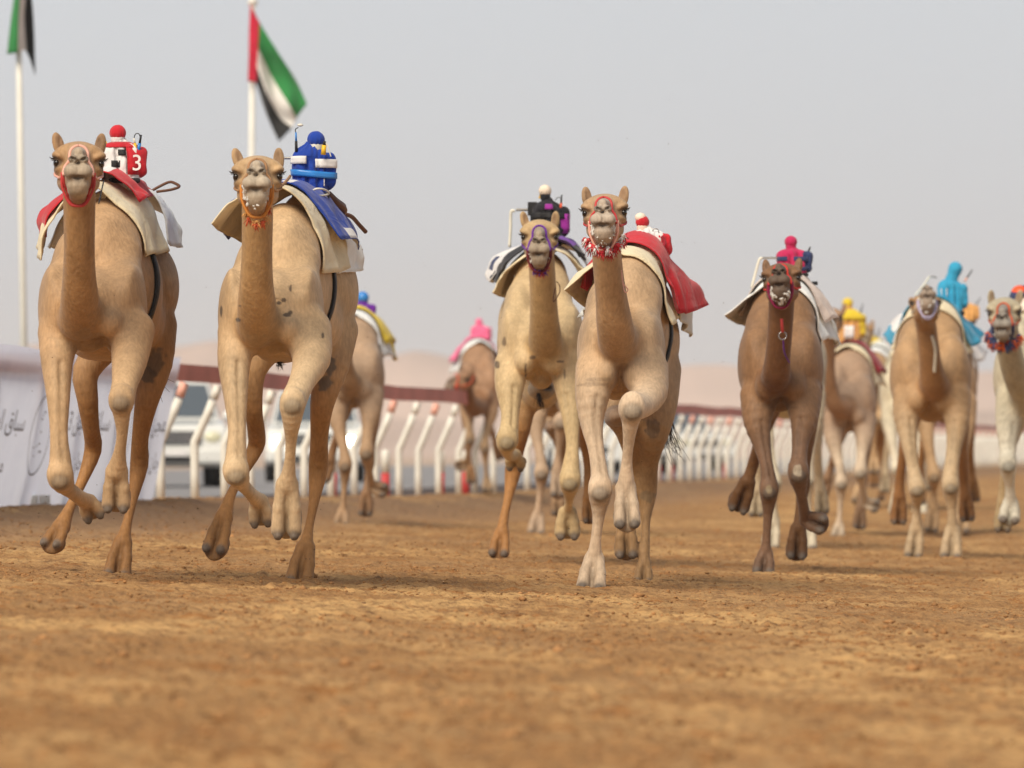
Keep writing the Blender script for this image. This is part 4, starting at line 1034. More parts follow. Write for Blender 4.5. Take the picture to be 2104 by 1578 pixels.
S7 = dict(D0=41.4, centre=(1605, 1140, .9),
 torso=[(1604, 762, .35, 82, 76, .40), (1558, 748, .30, 42, 86, .28), (1648, 752, .30, 43, 86, .28), (1607, 672, .75, 68, 98, .42), (1566, 700, .5, 34, 74, .3), (1610, 712, 1.2, 74, 108, .60), (1613, 622, 1.25, 50, 60, .50), (1622, 712, 1.85, 66, 86, .38)],
 neck=[(1606, 600, -.50, 27), (1605, 640, -.46, 26), (1602, 690, -.38, 25), (1598, 735, -.28, 25), (1595, 765, -.18, 27), (1594, 782, .0, 28), (1600, 760, .3, 38)],
 head=(1607, 577, -.62, 1.0, -.12, .24, .05),
 legs=[dict(front=1, n=[(1560, 815, .15, 40), (1556, 865, .05, 29), (1566, 915, -.02, 20), (1575, 955, -.08, 16), (1579, 985, -.10, 18), (1580, 1008, -.10, 20), (1578, 1055, -.05, 12), (1575, 1105, -.02, 10), (1573, 1138, .0, 15)], knee=5, toe=(1567, 1181, -.10, 44), planted=1),
       dict(front=1, n=[(1650, 815, .12, 40), (1652, 860, -.02, 29), (1645, 905, -.10, 20), (1642, 940, -.16, 18), (1640, 972, -.18, 22), (1646, 1012, -.10, 14), (1652, 1048, .02, 13), (1655, 1066, .10, 15)], knee=4, toe=(1694, 1080, .0, 46), side=(-.35, .3, .85)),
       dict(front=0, n=[(1590, 800, 1.7, 34), (1572, 860, 1.65, 22), (1558, 915, 1.7, 14), (1547, 955, 1.8, 12), (1536, 990, 1.82, 14)], hock=3, toe=(1514, 1050, 1.86, 48), side=(.9, 0, .35)),
       dict(front=0, n=[(1655, 800, 1.75, 36), (1655, 880, 1.7, 24), (1652, 950, 1.7, 16), (1650, 1000, 1.8, 14), (1644, 1045, 1.78, 11), (1640, 1085, 1.72, 14)], hock=3, toe=(1636, 1148, 1.68, 46))],
 bulges=[(1600, 828, .35, 26, 18, .15, None, .05, False)],
 spots=[(1640, 966, -.3, 9, 13, .2, (.36, .30, .22), .8), (1580, 1006, -.25, 8, 10, .2, (.28, .22, .13), .7), (1595, 830, .3, 50, 22, .4, (.12, .07, .04), .4)])
S11 = dict(D0=52.0, centre=(1910, 1120, .9),
 torso=[(1911, 788, .35, 78, 72, .40), (1868, 772, .30, 40, 82, .28), (1955, 774, .30, 40, 84, .28), (1915, 702, .75, 60, 84, .42), (1876, 725, .5, 34, 68, .3), (1920, 740, 1.2, 70, 95, .60), (1922, 668, 1.25, 46, 50, .50), (1936, 745, 1.85, 62, 82, .38)],
 neck=[(1901, 640, -.45, 22), (1903, 670, -.42, 21), (1908, 710, -.36, 21), (1912, 750, -.26, 22), (1917, 782, -.14, 26), (1920, 796, .0, 27), (1918, 780, .3, 34)],
 head=(1901, 634, -.58, .98, .0, .62, .0),
 legs=[dict(front=1, n=[(1868, 820, .15, 34), (1862, 860, .05, 26), (1868, 910, -.05, 18), (1876, 960, -.08, 15), (1884, 1005, -.10, 18), (1884, 1042, .0, 9), (1883, 1085, .06, 15)], knee=4, toe=(1876, 1148, .02, 40)),
       dict(front=1, n=[(1960, 820, .12, 36), (1966, 865, .0, 25), (1960, 920, -.08, 17), (1954, 965, -.12, 17), (1953, 1000, -.13, 18), (1956, 1045, -.08, 11), (1957, 1088, -.04, 13)], knee=4, toe=(1953, 1150, -.14, 44), planted=1),
       dict(front=0, n=[(1885, 810, 1.7, 32), (1868, 870, 1.65, 20), (1856, 930, 1.7, 12), (1849, 985, 1.82, 10), (1848, 1018, 1.86, 13)], hock=3, toe=(1846, 1076, 1.88, 36)),
       dict(front=0, n=[(1960, 810, 1.75, 34), (1972, 880, 1.7, 20), (1977, 935, 1.7, 12), (1980, 985, 1.82, 10), (1984, 1018, 1.86, 12)], hock=3, toe=(1988, 1070, 1.88, 34))],
 bulges=[(1912, 850, .35, 24, 18, .15, None, .05, False)], spots=[])

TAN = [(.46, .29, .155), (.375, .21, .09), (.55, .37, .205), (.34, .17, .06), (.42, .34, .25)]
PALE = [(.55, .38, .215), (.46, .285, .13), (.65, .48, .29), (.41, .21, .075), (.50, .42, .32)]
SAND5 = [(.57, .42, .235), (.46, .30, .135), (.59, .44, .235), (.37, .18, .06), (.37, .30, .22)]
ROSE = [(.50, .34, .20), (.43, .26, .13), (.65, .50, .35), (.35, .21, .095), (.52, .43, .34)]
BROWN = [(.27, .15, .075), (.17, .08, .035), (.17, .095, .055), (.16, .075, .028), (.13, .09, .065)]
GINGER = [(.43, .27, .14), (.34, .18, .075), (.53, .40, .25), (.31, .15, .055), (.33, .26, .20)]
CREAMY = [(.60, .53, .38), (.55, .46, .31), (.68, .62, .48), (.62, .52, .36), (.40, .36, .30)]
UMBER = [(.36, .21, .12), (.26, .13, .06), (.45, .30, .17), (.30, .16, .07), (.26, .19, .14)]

def build(spec, cols, label, h=HERO_H, Dabs=None, to=None, ref=None, k=1.0, m=1, name='camel'):
    vw = View(Dabs, spec['D0'], ref or (0, 0), to, k, m)
    i = make_camel(spec, vw, cols, label, h, name)
    i['body_prims'] = [p for p in i['prims'] if not p.sub][:len(spec['torso'])+5]
    i['trunk_all'] = i['trunk']
    return i
def blanket(info, label, layers, girth_at=None):
    info['layers'] = [(C, nm, m, dict(kw)) for C, nm, m, kw in layers]; info['girth'] = girth_at
    c = layers[0][0][1][2]; p = info['vw'].P(*c)
    root = empty('saddle_blanket', tuple(p), label, 'saddle blanket', 'saddle blankets on the camels')
    for C, nm, m, kw in layers: cloth_sheet(info, C, kw.pop('nu', 44), kw.pop('nv', 30), nm, m, root, **kw)
    if girth_at: girth(info, *girth_at[:4], root, girth_at[4])
    return root

def like(info, src, label, colours, n=3):
    ls = []
    for (C, nm, m, kw), c in zip(src['layers'][:n], colours):
        kw = dict(kw); kw['nu'] = 24; kw['nv'] = 16; kw.pop('mats', None); kw.pop('midx', None); ls.append((C, nm, M[c], kw))
    return blanket(info, label, ls, src['girth'])
# ------------------------------------------------------------------ build: leftmost camel
c1 = build(S1, TAN, 'tan camel at the far left, red halter, red cloth over its cream saddle blanket')
c2 = build(S2, PALE, 'pale tan camel second from the left with brown rope halter and orange tassels')
c5 = build(S5, SAND5, 'sandy yellow camel with purple and black halter, its head before the black jersey rider')
c6 = build(S6, ROSE, 'rosy tan camel in the middle with a red and white tasselled halter')
c7 = build(S7, BROWN, 'dark brown camel with red halter and white foam on its chin')
c11 = build(S11, GINGER, 'ginger tan camel with nose held up, under the turquoise rider', h=.010)
# saddle blankets: felt pad, coloured cover, rear pad
def L_(C, nm, m, **kw): return (C, nm, m, kw)
def two(c1_, c2_, f): return dict(mats=[M[c1_], M[c2_]], midx=f)
b1 = blanket(c1, 'cream and red saddle blanket on the camel at the far left', [
 L_([[(84, 534, .6), (104, 455, .55), (172, 378, .5), (244, 424, .55), (298, 523, .6)], [(78, 528, 1.0), (108, 432, 1.0), (215, 372, 1.0), (282, 420, 1.0), (326, 519, 1.0)], [(76, 508, 1.4), (118, 440, 1.35), (232, 380, 1.3), (312, 440, 1.35), (347, 517, 1.35)]], 'felt_pad', M['cream'], thick=.011, gap=.02, wr=.016),
 L_([[(92, 487, .75), (104, 432, .7), (190, 356, .7), (252, 368, .75), (292, 410, .8)], [(86, 482, 1.05), (100, 425, 1.05), (215, 345, 1.05), (272, 364, 1.05), (306, 404, 1.05)], [(83, 478, 1.4), (96, 428, 1.4), (228, 350, 1.4), (282, 366, 1.4), (316, 400, 1.4)]], 'cover', None, gap=.045, thick=.008, seed=3, **two('red', 'whitef', lambda u, v: ((u > .48) & (u < .60) & (v < .45)).astype(int))),
 L_([[(98, 508, 1.35), (140, 430, 1.3), (250, 378, 1.35), (320, 404, 1.35), (346, 500, 1.35)], [(110, 508, 1.7), (160, 440, 1.7), (262, 388, 1.7), (345, 425, 1.7), (362, 506, 1.7)], [(130, 512, 2.05), (190, 445, 2.0), (276, 420, 2.0), (362, 460, 2.0), (369, 508, 2.0)]], 'rear_pad', M['white'], gap=.02, thick=.008, seed=5)],
 (235, 580, .95, .07, .35))
b2 = blanket(c2, 'cream and blue saddle blanket on the second camel from the left', [
 L_([[(437, 461, .6), (490, 408, .55), (575, 384, .5), (642, 446, .55), (663, 560, .6)], [(452, 474, 1.0), (515, 408, .95), (610, 385, .95), (668, 450, 1.0), (700, 557, 1.0)], [(497, 498, 1.4), (545, 430, 1.35), (628, 396, 1.35), (692, 462, 1.35), (723, 546, 1.35)]], 'felt_pad', M['cream'], thick=.011, gap=.02, wr=.016, seed=2),
 L_([[(442, 457, .75), (492, 402, .7), (580, 374, .7), (634, 402, .75), (702, 490, .8)], [(452, 468, 1.05), (520, 398, 1.05), (612, 370, 1.05), (672, 412, 1.05), (724, 492, 1.05)], [(470, 492, 1.5), (535, 425, 1.5), (640, 388, 1.5), (712, 450, 1.5), (741, 510, 1.5)]], 'cover', None, gap=.045, thick=.008, seed=4, **two('blue', 'whitef', lambda u, v: ((u > .93) & (v > .35) | (u > .46) & (u < .56) & (v < .25)).astype(int))),
 L_([[(500, 500, 1.4), (560, 440, 1.4), (642, 415, 1.4), (702, 470, 1.4), (690, 560, 1.4)], [(505, 505, 1.7), (570, 450, 1.7), (655, 425, 1.7), (722, 480, 1.7), (722, 560, 1.7)], [(520, 512, 2.05), (585, 470, 2.0), (668, 455, 2.0), (738, 505, 2.0), (746, 554, 2.0)]], 'rear_pad', M['white'], gap=.02, thick=.008, seed=6)],
 (595, 600, .95, .07, .35))
b5 = blanket(c5, 'cream blanket with black, purple and white cover under the black jersey rider', [
 L_([[(1016, 603, .6), (1045, 555, .55), (1108, 512, .5), (1165, 526, .55), (1203, 566, .6)], [(1026, 608, 1.0), (1052, 545, 1.0), (1112, 502, 1.0), (1170, 520, 1.0), (1208, 575, 1.0)], [(1052, 614, 1.4), (1065, 556, 1.35), (1118, 505, 1.35), (1176, 530, 1.35), (1206, 592, 1.35)]], 'felt_pad', M['cream'], thick=.011, gap=.02, wr=.02, seed=7),
 L_([[(1022, 582, .75), (1045, 540, .7), (1108, 494, .7), (1158, 494, .75), (1192, 524, .8)], [(1016, 578, 1.1), (1042, 528, 1.05), (1112, 486, 1.05), (1166, 490, 1.05), (1200, 530, 1.05)], [(1012, 572, 1.5), (1036, 530, 1.5), (1118, 494, 1.5), (1175, 498, 1.5), (1208, 540, 1.5)]], 'cover', None, gap=.045, thick=.008, seed=8, **two('blackc', 'purple', lambda u, v: ((u > .66) & (u < .86)).astype(int))),
 L_([[(1010, 580, 1.3), (1040, 528, 1.2), (1115, 498, 1.2), (1178, 505, 1.2), (1212, 545, 1.2)], [(1000, 572, 1.55), (1026, 524, 1.55), (1108, 498, 1.55), (1182, 508, 1.55), (1214, 548, 1.55)], [(997, 562, 1.9), (1015, 528, 1.9), (1100, 505, 1.9), (1184, 515, 1.9), (1216, 552, 1.9)]], 'rear_pad', None, gap=.03, thick=.008, seed=9, **two('whitef', 'navy', lambda u, v: ((u > .08) & (u < .22) & (v > .2) & (v < .6)).astype(int)))],
 (1112, 690, .95, .07, .1))
b6 = blanket(c6, 'bright red cover flying over a white pad on the middle camel', [
 L_([[(1157, 592, .6), (1206, 553, .55), (1270, 520, .5), (1336, 574, .55), (1384, 666, .6)], [(1172, 605, 1.0), (1214, 552, 1.0), (1292, 512, 1.0), (1352, 575, 1.0), (1389, 660, 1.0)], [(1203, 635, 1.4), (1225, 572, 1.35), (1308, 522, 1.35), (1366, 590, 1.35), (1394, 652, 1.35)]], 'felt_pad', M['cream'], thick=.011, gap=.02, wr=.018, seed=11),
 L_([[(1196, 590, .8), (1226, 534, .75), (1285, 506, .75), (1352, 556, .8), (1390, 640, .85)], [(1202, 594, 1.1), (1236, 526, 1.1), (1302, 497, 1.1), (1384, 548, 1.1), (1420, 640, 1.15)], [(1208, 600, 1.6), (1245, 535, 1.6), (1322, 502, 1.6), (1412, 570, 1.7), (1446, 630, 1.8)]], 'cover', M['red'], gap=.05, thick=.008, wr=.03, seed=12, folds=9),
 L_([[(1200, 620, 1.35), (1240, 560, 1.3), (1312, 520, 1.3), (1378, 590, 1.3), (1394, 650, 1.3)], [(1208, 625, 1.6), (1250, 560, 1.6), (1325, 525, 1.6), (1398, 600, 1.6), (1408, 672, 1.6)], [(1190, 655, 1.95), (1260, 565, 1.9), (1335, 545, 1.9), (1410, 615, 1.95), (1414, 692, 1.95)]], 'rear_pad', M['greyw'], gap=.02, thick=.014, seed=13)],
 (1300, 700, .95, .07, .35))
b7 = blanket(c7, 'pale grey and pinkish saddle blanket on the dark brown camel', [
 L_([[(1493, 652, .6), (1550, 602, .55), (1604, 575, .5), (1655, 628, .55), (1692, 698, .6)], [(1502, 658, 1.0), (1553, 600, 1.0), (1612, 566, 1.0), (1666, 620, 1.0), (1706, 694, 1.0)], [(1532, 670, 1.4), (1566, 612, 1.35), (1620, 574, 1.35), (1682, 622, 1.35), (1724, 704, 1.35)]], 'felt_pad', M['white'], thick=.011, gap=.02, wr=.014, seed=14),
 L_([[(1520, 648, .8), (1558, 600, .75), (1608, 565, .75), (1662, 594, .8), (1702, 660, .85)], [(1524, 646, 1.1), (1563, 596, 1.1), (1613, 557, 1.1), (1674, 590, 1.1), (1716, 650, 1.1)], [(1542, 652, 1.5), (1572, 602, 1.5), (1621, 565, 1.5), (1684, 604, 1.5), (1722, 664, 1.5)]], 'cover', M['pink_w'], gap=.05, thick=.008, seed=15),
 L_([[(1540, 665, 1.35), (1570, 610, 1.3), (1622, 575, 1.3), (1685, 620, 1.3), (1715, 700, 1.3)], [(1546, 668, 1.6), (1578, 615, 1.6), (1630, 580, 1.6), (1692, 630, 1.6), (1722, 706, 1.6)], [(1556, 672, 1.9), (1585, 622, 1.9), (1638, 590, 1.9), (1698, 640, 1.9), (1726, 708, 1.9)]], 'rear_pad', M['greyw'], gap=.02, thick=.014, seed=16)],
 (1610, 720, .95, .07, .2))
b11 = blanket(c11, 'turquoise and lavender cover over a cream pad on the ginger camel', [
 L_([[(1834, 717, .6), (1856, 684, .55), (1906, 645, .5), (1950, 670, .55), (1988, 726, .6)], [(1836, 716, 1.0), (1860, 680, 1.0), (1912, 638, 1.0), (1958, 668, 1.0), (1995, 724, 1.0)], [(1842, 716, 1.4), (1864, 684, 1.35), (1918, 645, 1.35), (1966, 676, 1.35), (2000, 722, 1.35)]], 'felt_pad', M['cream'], thick=.011, gap=.02, seed=17),
 L_([[(1826, 706, .8), (1850, 665, .75), (1908, 634, .75), (1955, 652, .8), (1993, 712, .85)], [(1820, 694, 1.1), (1846, 652, 1.1), (1913, 628, 1.1), (1970, 648, 1.1), (2010, 706, 1.1)], [(1816, 684, 1.5), (1850, 650, 1.5), (1920, 634, 1.5), (1980, 656, 1.5), (2018, 690, 1.5)]], 'cover', None, gap=.05, thick=.008, wr=.02, seed=18, **two('cyan', 'whitef', lambda u, v: (((u > .12) & (u < .28)) | ((u > .62) & (u < .78) & (v > .5))).astype(int)))],
 (1916, 745, .95, .07, .2))
# halters
halter(c1, M['redpaint'], M['redm']); halter(c2, mat('brown_rope', (.36, .20, .10), .8), mat('orange_rope', (.60, .24, .05), .8))
halter(c5, M['purple'], mat('maroon_rope', (.16, .02, .03), .8)); halter(c6, M['redm'], M['redpaint'])
halter(c7, mat('red_rope', (.55, .04, .03), .7), mat('crimson_rope', (.22, .01, .06), .7)); halter(c11, M['hose'], mat('lavender_rope', (.45, .42, .60), .7))
foam(c2, 70); foam(c6, 120, 1.05, .01); foam(c7, 170, .45, .07); foam(c11, 70, 1.0, .04); foam(c5, 10, 1.1)
tassels(c2, [M['orange'], M['rust']], 8, chin=.285, w=.05); tassels(c6, [M['redm'], M['whitef'], M['red']], 30, chin=.26, w=.115, size=1.15)
tassels(c5, [M['redm'], M['purple']], 7, chin=.27, w=.05)
hair_tuft(c6, [(1362, 780, 1.95), (1372, 850, 2.05), (1378, 900, 2.15), (1392, 935, 2.25)], 26, .035)
hair_tuft(c5, [(1105, 800, .82), (1108, 818, .80), (1112, 836, .80)], 60, .020, 'belly_hair', .0025)
hair_tuft(c2, [(574, 738, 1.0), (575, 745, 1.0), (577, 751, 1.0)], 60, .016, 'belly_hair', .002)
hair_tuft(c1, [(328, 700, 2.0), (332, 760, 2.1), (334, 800, 2.15)], 6, .035)

# riders
j1 = jockey(c1['vw'], 248, 368, 292, 1.05, 92, (242, 273, 17), 'red and white jersey rider with a red ball head on the far left camel', M['whitef'], M['red'], M['red'])
wrap(j1['tp'], j1['c'], .62*j1['H'], .78*j1['H'], -5, 22, 'check_patch', M['black'], j1['root']); wrap(j1['tp'], j1['c'], .30*j1['H'], .48*j1['H'], -25, 2, 'check_patch', M['black'], j1['root'])
wrap(j1['tp'], j1['c'], .84*j1['H'], 1.0*j1['H'], -80, 80, 'shoulder_yoke', M['red'], j1['root'])
antenna(j1, 219, 302, 214, 280, M['yel'], M['black'], base=.5); antenna(j1, 284, 312, 290, 277, M['lblue'], M['black'], .007, .5, -.05); antenna(j1, 280, 310, 275, 284, M['yel'], M['hose'], base=.6, d=-.05)
wire(j1, [(275, 286), (278, 276), (285, 275), (289, 284)], M['black'])
def number(j, txt, px, py, size, m, name='number', tiltz=0.0, prims=None):
    cu = bpy.data.curves.new('n', 'FONT'); cu.body = txt; cu.size = size; cu.extrude = .004; cu.offset = .0; cu.align_x = 'CENTER'; cu.align_y = 'CENTER'
    o = bpy.data.objects.new('n', cu); col.objects.link(o); bpy.context.view_layer.update()
    me = o.evaluated_get(bpy.context.evaluated_depsgraph_get()).to_mesh(); b = j['vw'].P(px, py, j['d'])
    V = []; flat = min([q.lo[1] for q in (prims or j['all'])])-b[1]-.04
    for v in me.vertices:
        P0 = b+A(v.co.x*math.cos(tiltz)-v.co.y*math.sin(tiltz), 0, v.co.x*math.sin(tiltz)+v.co.y*math.cos(tiltz)); t = np.linspace(-.35, .25, 120)
        if prims is not None: P0 = b+A(v.co.x, 0, v.co.y)
        s_ = sdf(prims or j['all'], P0+np.stack([t*0, t, t*0], 1)); i = np.argmax(s_ < .004) if (s_ < .004).any() else 60
        V.append(P0+A(0, (t[i] if prims is None else flat)-v.co.z*.6-.003, 0))
    obj(name, V, [tuple(p.vertices) for p in me.polygons], m, j['root'], smooth=False); o.to_mesh_clear(); bpy.data.objects.remove(o)
wrap(j1['tp'], j1['c'], .10*j1['H'], .92*j1['H'], 26, 86, 'side_panel', M['red'], j1['root'], .006)
number(j1, '3', 284, 338, .13, M['whitef'], prims=j1['sp'])
wire(j1, [(312, 392, .45), (326, 384, .45), (348, 374, .45), (362, 378, .42), (368, 384, .4), (350, 390, .4), (322, 394, .42)], M['brown'], .009, 'leather_strap')
j2 = jockey(c2['vw'], 638, 398, 298, 1.15, 88, (649, 287, 18), 'royal blue jersey rider with white straps on the second camel from the left', M['blue'], M['blue'], M['blue'], collar=M['hose'])
H = j2['H']; wrap(j2['all'], j2['c'], .60*H, .76*H, -75, -12, 'white_strap', M['whitef'], j2['root'], .009); wrap(j2['all'], j2['c'], .52*H, .70*H, 18, 85, 'white_strap', M['whitef'], j2['root'], .009)
wrap(j2['all'], j2['c'], .33*H, .46*H, -85, 80, 'light_blue_band', M['lblue'], j2['root'], .009, dz=-.01)
antenna(j2, 609, 312, 608, 272, M['black'], M['lblue'], .006, .55, -.05); wire(j2, [(608, 275), (607, 266), (613, 262)], M['black'])
mb = MB(); p = c2['vw'].P(617, 257, 1.15); mb.ball(p, A(.018, .012, .009)); mb.build('antenna_plug', M['hose'], j2['root'])
antenna(j2, 664, 318, 667, 290, M['yel'], M['black'], .010, .7, -.1); wire(j2, [(667, 291), (673, 300), (677, 312), (680, 322)], M['hose'], .004, 'cable', -.1)
wire(j2, [(583, 325), (600, 325)], M['metal'], .008, 'whip_shaft')
wire(j2, [(638, 396, -.2), (650, 388, -.25), (668, 390, -.2), (676, 398, -.1), (660, 402, -.2), (640, 400, -.22)], M['hose'], .006, 'coiled_hose'); number(j2, '1', 667, 377, .06, M['whitef'])
wire(j2, [(672, 400, .1), (688, 415, .15), (704, 428, .3), (700, 440, .5)], M['brown'], .028, 'leather_strap'); wire(j2, [(700, 438, .6), (722, 445, .7), (738, 462, .8), (752, 477, .85)], M['brown'], .013, 'leather_strap')
j5 = jockey(c5['vw'], 1124, 492, 412, 1.1, 78, (1120, 392, 13), 'black and magenta jersey rider with a pale ball head and white whip arm', M['blackc'], M['pale'], M['blackc'])
wrap(j5['all'], j5['c'], .76*j5['H'], .90*j5['H'], -10, 30, 'magenta_patch', M['magenta'], j5['root']); wrap(j5['sp'], j5['L'](.36, 0, 0), .15*j5['H'], .65*j5['H'], -20, 70, 'magenta_patch', M['magenta'], j5['root'])
wrap(j5['all'], j5['c'], .52*j5['H'], .68*j5['H'], -85, 85, 'black_band', M['black'], j5['root'], .004)
antenna(j5, 1152, 432, 1154, 400, M['orangep'], M['black'], .007, .45, -.05); wire(j5, [(1140, 412), (1146, 406), (1152, 407)], M['black']); antenna(j5, 1109, 408, 1110, 399, M['yel'], M['yel'], .006)
wire(j5, [(1100, 431), (1060, 431)], M['metal'], .011, 'whip_shaft'); wire(j5, [(1058, 433), (1050, 436), (1049, 470), (1047, 508)], M['hose'], .013, 'whip_arm'); mb = MB(); mb.box(c5['vw'].P(1094, 429, 1.1), (.035, .04, .05)); mb.build('motor_box', M['black'], j5['root'], False, bevel=.006)
j6 = jockey(c6['vw'], 1330, 530, 474, 1.15, 84, (1320, 456, 14), 'white jersey rider with red pouch and red wrapped head on the middle camel', M['whitef'], M['red'], M['red'], collar=M['pale'])
mb = MB(); mb.ball(c6['vw'].P(1316, 447, 1.15), A(.037, .04, .032)); mb.build('cap_top', M['pale'], j6['root']); wire(j6, [(1338, 478), (1345, 470), (1352, 472), (1354, 482)], M['metal'], .003, 'cable', -.05)
wire(j6, [(1360, 485, -.1), (1366, 500, -.1), (1362, 508, -.1), (1370, 520, -.1)], M['dkred'], .014, 'fluttering_ribbon')
j7 = jockey(c7['vw'], 1627, 562, 512, 1.1, 72, (1625, 497, 13), 'crimson and navy checked rider with a whip arm on the dark brown camel', M['crimson'], M['crimson'], M['navy'])
for a0, a1 in ((-70, -20), (5, 60)): wrap(j7['all'], j7['c'], .50*j7['H'], .68*j7['H'], a0, a1, 'navy_check', M['navy'], j7['root']); wrap(j7['all'], j7['c'], .10*j7['H'], .26*j7['H'], a0, a1, 'navy_check', M['navy'], j7['root'])
wire(j7, [(1600, 530), (1566, 530)], M['metal'], .009, 'whip_shaft'); wire(j7, [(1566, 530), (1560, 534), (1552, 562), (1544, 592)], M['hose'], .012, 'whip_arm'); antenna(j7, 1657, 528, 1665, 507, M['blackc'], M['black'], .007)
wire(j7, [(1664, 583, .3), (1672, 582, .3), (1680, 582, .3)], M['black'], .016, 'rear_buckle')
j11 = jockey(c11['vw'], 1952, 640, 572, 1.1, 62, (1963, 552, 14), 'turquoise hooded rider with white whip arm on the ginger camel', M['cyan'], M['cyan'], M['cyan'], hood=True, h=.008)
wire(j11, [(1925, 570), (1912, 568)], M['metal'], .008, 'whip_shaft'); wire(j11, [(1910, 568), (1898, 586), (1880, 608)], M['hose'], .012, 'whip_arm'); antenna(j11, 1982, 578, 1998, 554, M['redpaint'], M['black'], .007, .3); number(j11, '11', 1938, 602, .10, M['whitef'])
# loose rein loops and the ring
def rein(info, pts, m, r=.004, name='loose_rein'):
    P = spline([info['vw'].P(*q) for q in pts], 26); mb = MB(); mb.tube(P, r, 6); mb.build(name, m, info['root'])
rein(c5, [(1143, 578, -.6), (1149, 585, -.6), (1150, 600, -.6), (1138, 620, -.6), (1137, 612, -.6), (1141, 592, -.6)], M['brown']); rein(c6, [(1277, 555, -.6), (1280, 580, -.6), (1290, 595, -.6), (1284, 600, -.6), (1279, 578, -.6)], M['redpaint'])
rein(c1, [(213, 372, .3), (208, 395, .1), (203, 418, -.1), (206, 405, 0)], M['black']); rein(c2, [(565, 385, -.3), (580, 380, 0), (590, 370, .3), (596, 362, .6)], mat('brown_lead', (.36, .2, .1), .8), .009)
mb = MB(); ringc = c7['vw'].P(1608, 690, -.58); mb.tube([ringc+A(math.cos(a)*.028, 0, math.sin(a)*.028) for a in np.linspace(0, 2*math.pi, 20)[:-1]], .005, 6, closed=True); mb.build('steel_ring', M['chrome'], c7['root'])
rein(c7, [(1606, 655, -.6), (1607, 670, -.6), (1608, 682, -.58)], M['redm'], .012); rein(c7, [(1609, 697, -.58), (1612, 725, -.5), (1622, 745, -.4)], M['purple'], .006)
rein(c11, [(1915, 690, -.5), (1922, 720, -.45), (1920, 765, -.35)], M['hose'], .016, 'white_ribbon')
# ------------------------------------------------------------------ the field behind
import copy
def moved(spec, head=None, neck=None, **kw):
    s = copy.deepcopy(spec); s['spots'] = []
    if head: s['head'] = head
    if neck: s['neck'] = neck
    s.update(kw); return s
B = BACK_H
c3 = build(moved(S7, (1560, 590, -.62, 1, 0, .1, 0), [(1562, 610, -.50, 27), (1566, 650, -.46, 26), (1572, 695, -.38, 25), (1580, 735, -.28, 25), (1588, 765, -.18, 27), (1594, 782, .0, 28)]), [(.42, .29, .19), (.38, .24, .13), (.40, .26, .15), (.32, .18, .09), (.3, .22, .16)], 'dusty tan camel running behind the second camel, only its flank and legs showing', B, None, (700, 1083), (1567, 1181), 41.4/57)
like(c3, c7, 'white blanket with yellow rear trim behind the second camel', ['white', 'yellow', 'yellow'])
jk = jockey(c3['vw'], 1626, 590, 548, 1.1, 70, (1629, 532, 18), 'blue and purple rider half hidden behind the second camel', M['purple'], M['lblue'], h=.010)
c4 = build(moved(S7, (1662, 728, -.75, .95, .85, -.1, 0), [(1655, 748, -.62, 27), (1650, 790, -.58, 28), (1640, 830, -.42, 32), (1620, 840, -.2, 38), (1604, 810, .1, 44)]), UMBER, 'distant brown camel with its head turned aside under the pink rider', B, 75.0, (1003, 1010), (1567, 1181), .51, -1)
halter(c4, M['orangep'], M['redm']); foam(c4, 14, 1.2); like(c4, c7, 'cream and pink blanket on the distant camel', ['white', 'pink', 'white'], 2)
jockey(c4['vw'], 1600, 575, 512, 1.1, 84, (1604, 497, 14), 'small pink rider on the distant camel', M['pink'], M['pink'], h=.010, hood=True)
c8 = build(moved(S11, (1901, 690, -.45, .9, 0, 0, 0), [(1901, 700, -.3, 20), (1903, 720, -.3, 21), (1908, 740, -.26, 21), (1912, 765, -.2, 22), (1920, 796, .0, 27)]), CREAMY, 'white camel hidden behind the dark brown camel, only its legs showing', B, None, (1582, 1130), (1876, 1148), .96)
c9 = build(moved(S7, (1549, 490, -.62, 1, -.4, .1, 0), [(1545, 510, -.50, 27), (1537, 570, -.46, 26), (1535, 650, -.38, 25), (1545, 715, -.28, 25), (1565, 760, -.18, 27), (1590, 770, .0, 32)]), [(.40, .27, .18), (.34, .19, .10), (.55, .44, .32), (.30, .18, .10), (.3, .22, .16)], 'greyish brown camel under the yellow rider, behind the dark brown camel', B, None, (1720, 1108), (1567, 1181), .655)
like(c9, c7, 'cream blanket with a dark red cover below the yellow rider', ['cream', 'dkred', 'cream'], 2)
jj = jockey(c9['vw'], 1606, 556, 458, 1.1, 86, (1600, 440, 17), 'yellow topped rider in pale orange jersey', M['orange'], M['yellow'], M['yellow'], h=.009)
wrap(jj['all'], jj['c'], .62*jj['H'], 1.0*jj['H'], -85, 85, 'yellow_yoke', M['yellow'], jj['root'], .008); antenna(jj, 1640, 470, 1648, 442, M['blackc'], M['black']); wrap(jj['tp'], jj['c'], .05*jj['H'], .45*jj['H'], -30, 20, 'white_panel', M['whitef'], jj['root'])
c14 = build(moved(S6), TAN, 'tan camel far behind the yellow rider, only its legs and rider showing', B, 80.0, (1762, 1032), (1213, 1216), .45)
like(c14, c6, 'pale blanket seen behind the dark red blanket', ['white', 'greyw', 'greyw'], 2)
jj = jockey(c14['vw'], 1290, 520, 470, 1.15, 84, (1283, 452, 14), 'small grey and yellow rider with raised antennas behind the yellow rider', M['yellow'], M['greyw'], M['blackc'], h=.012)
antenna(jj, 1300, 470, 1315, 420, M['black'], M['black'], .01); antenna(jj, 1345, 500, 1372, 428, M['redpaint'], M['redpaint'], .012)
c10 = build(moved(S11), CREAMY, 'pale cream camel squeezed between the yellow rider and the ginger camel', B, None, (1838, 1060), (1876, 1148), .667)
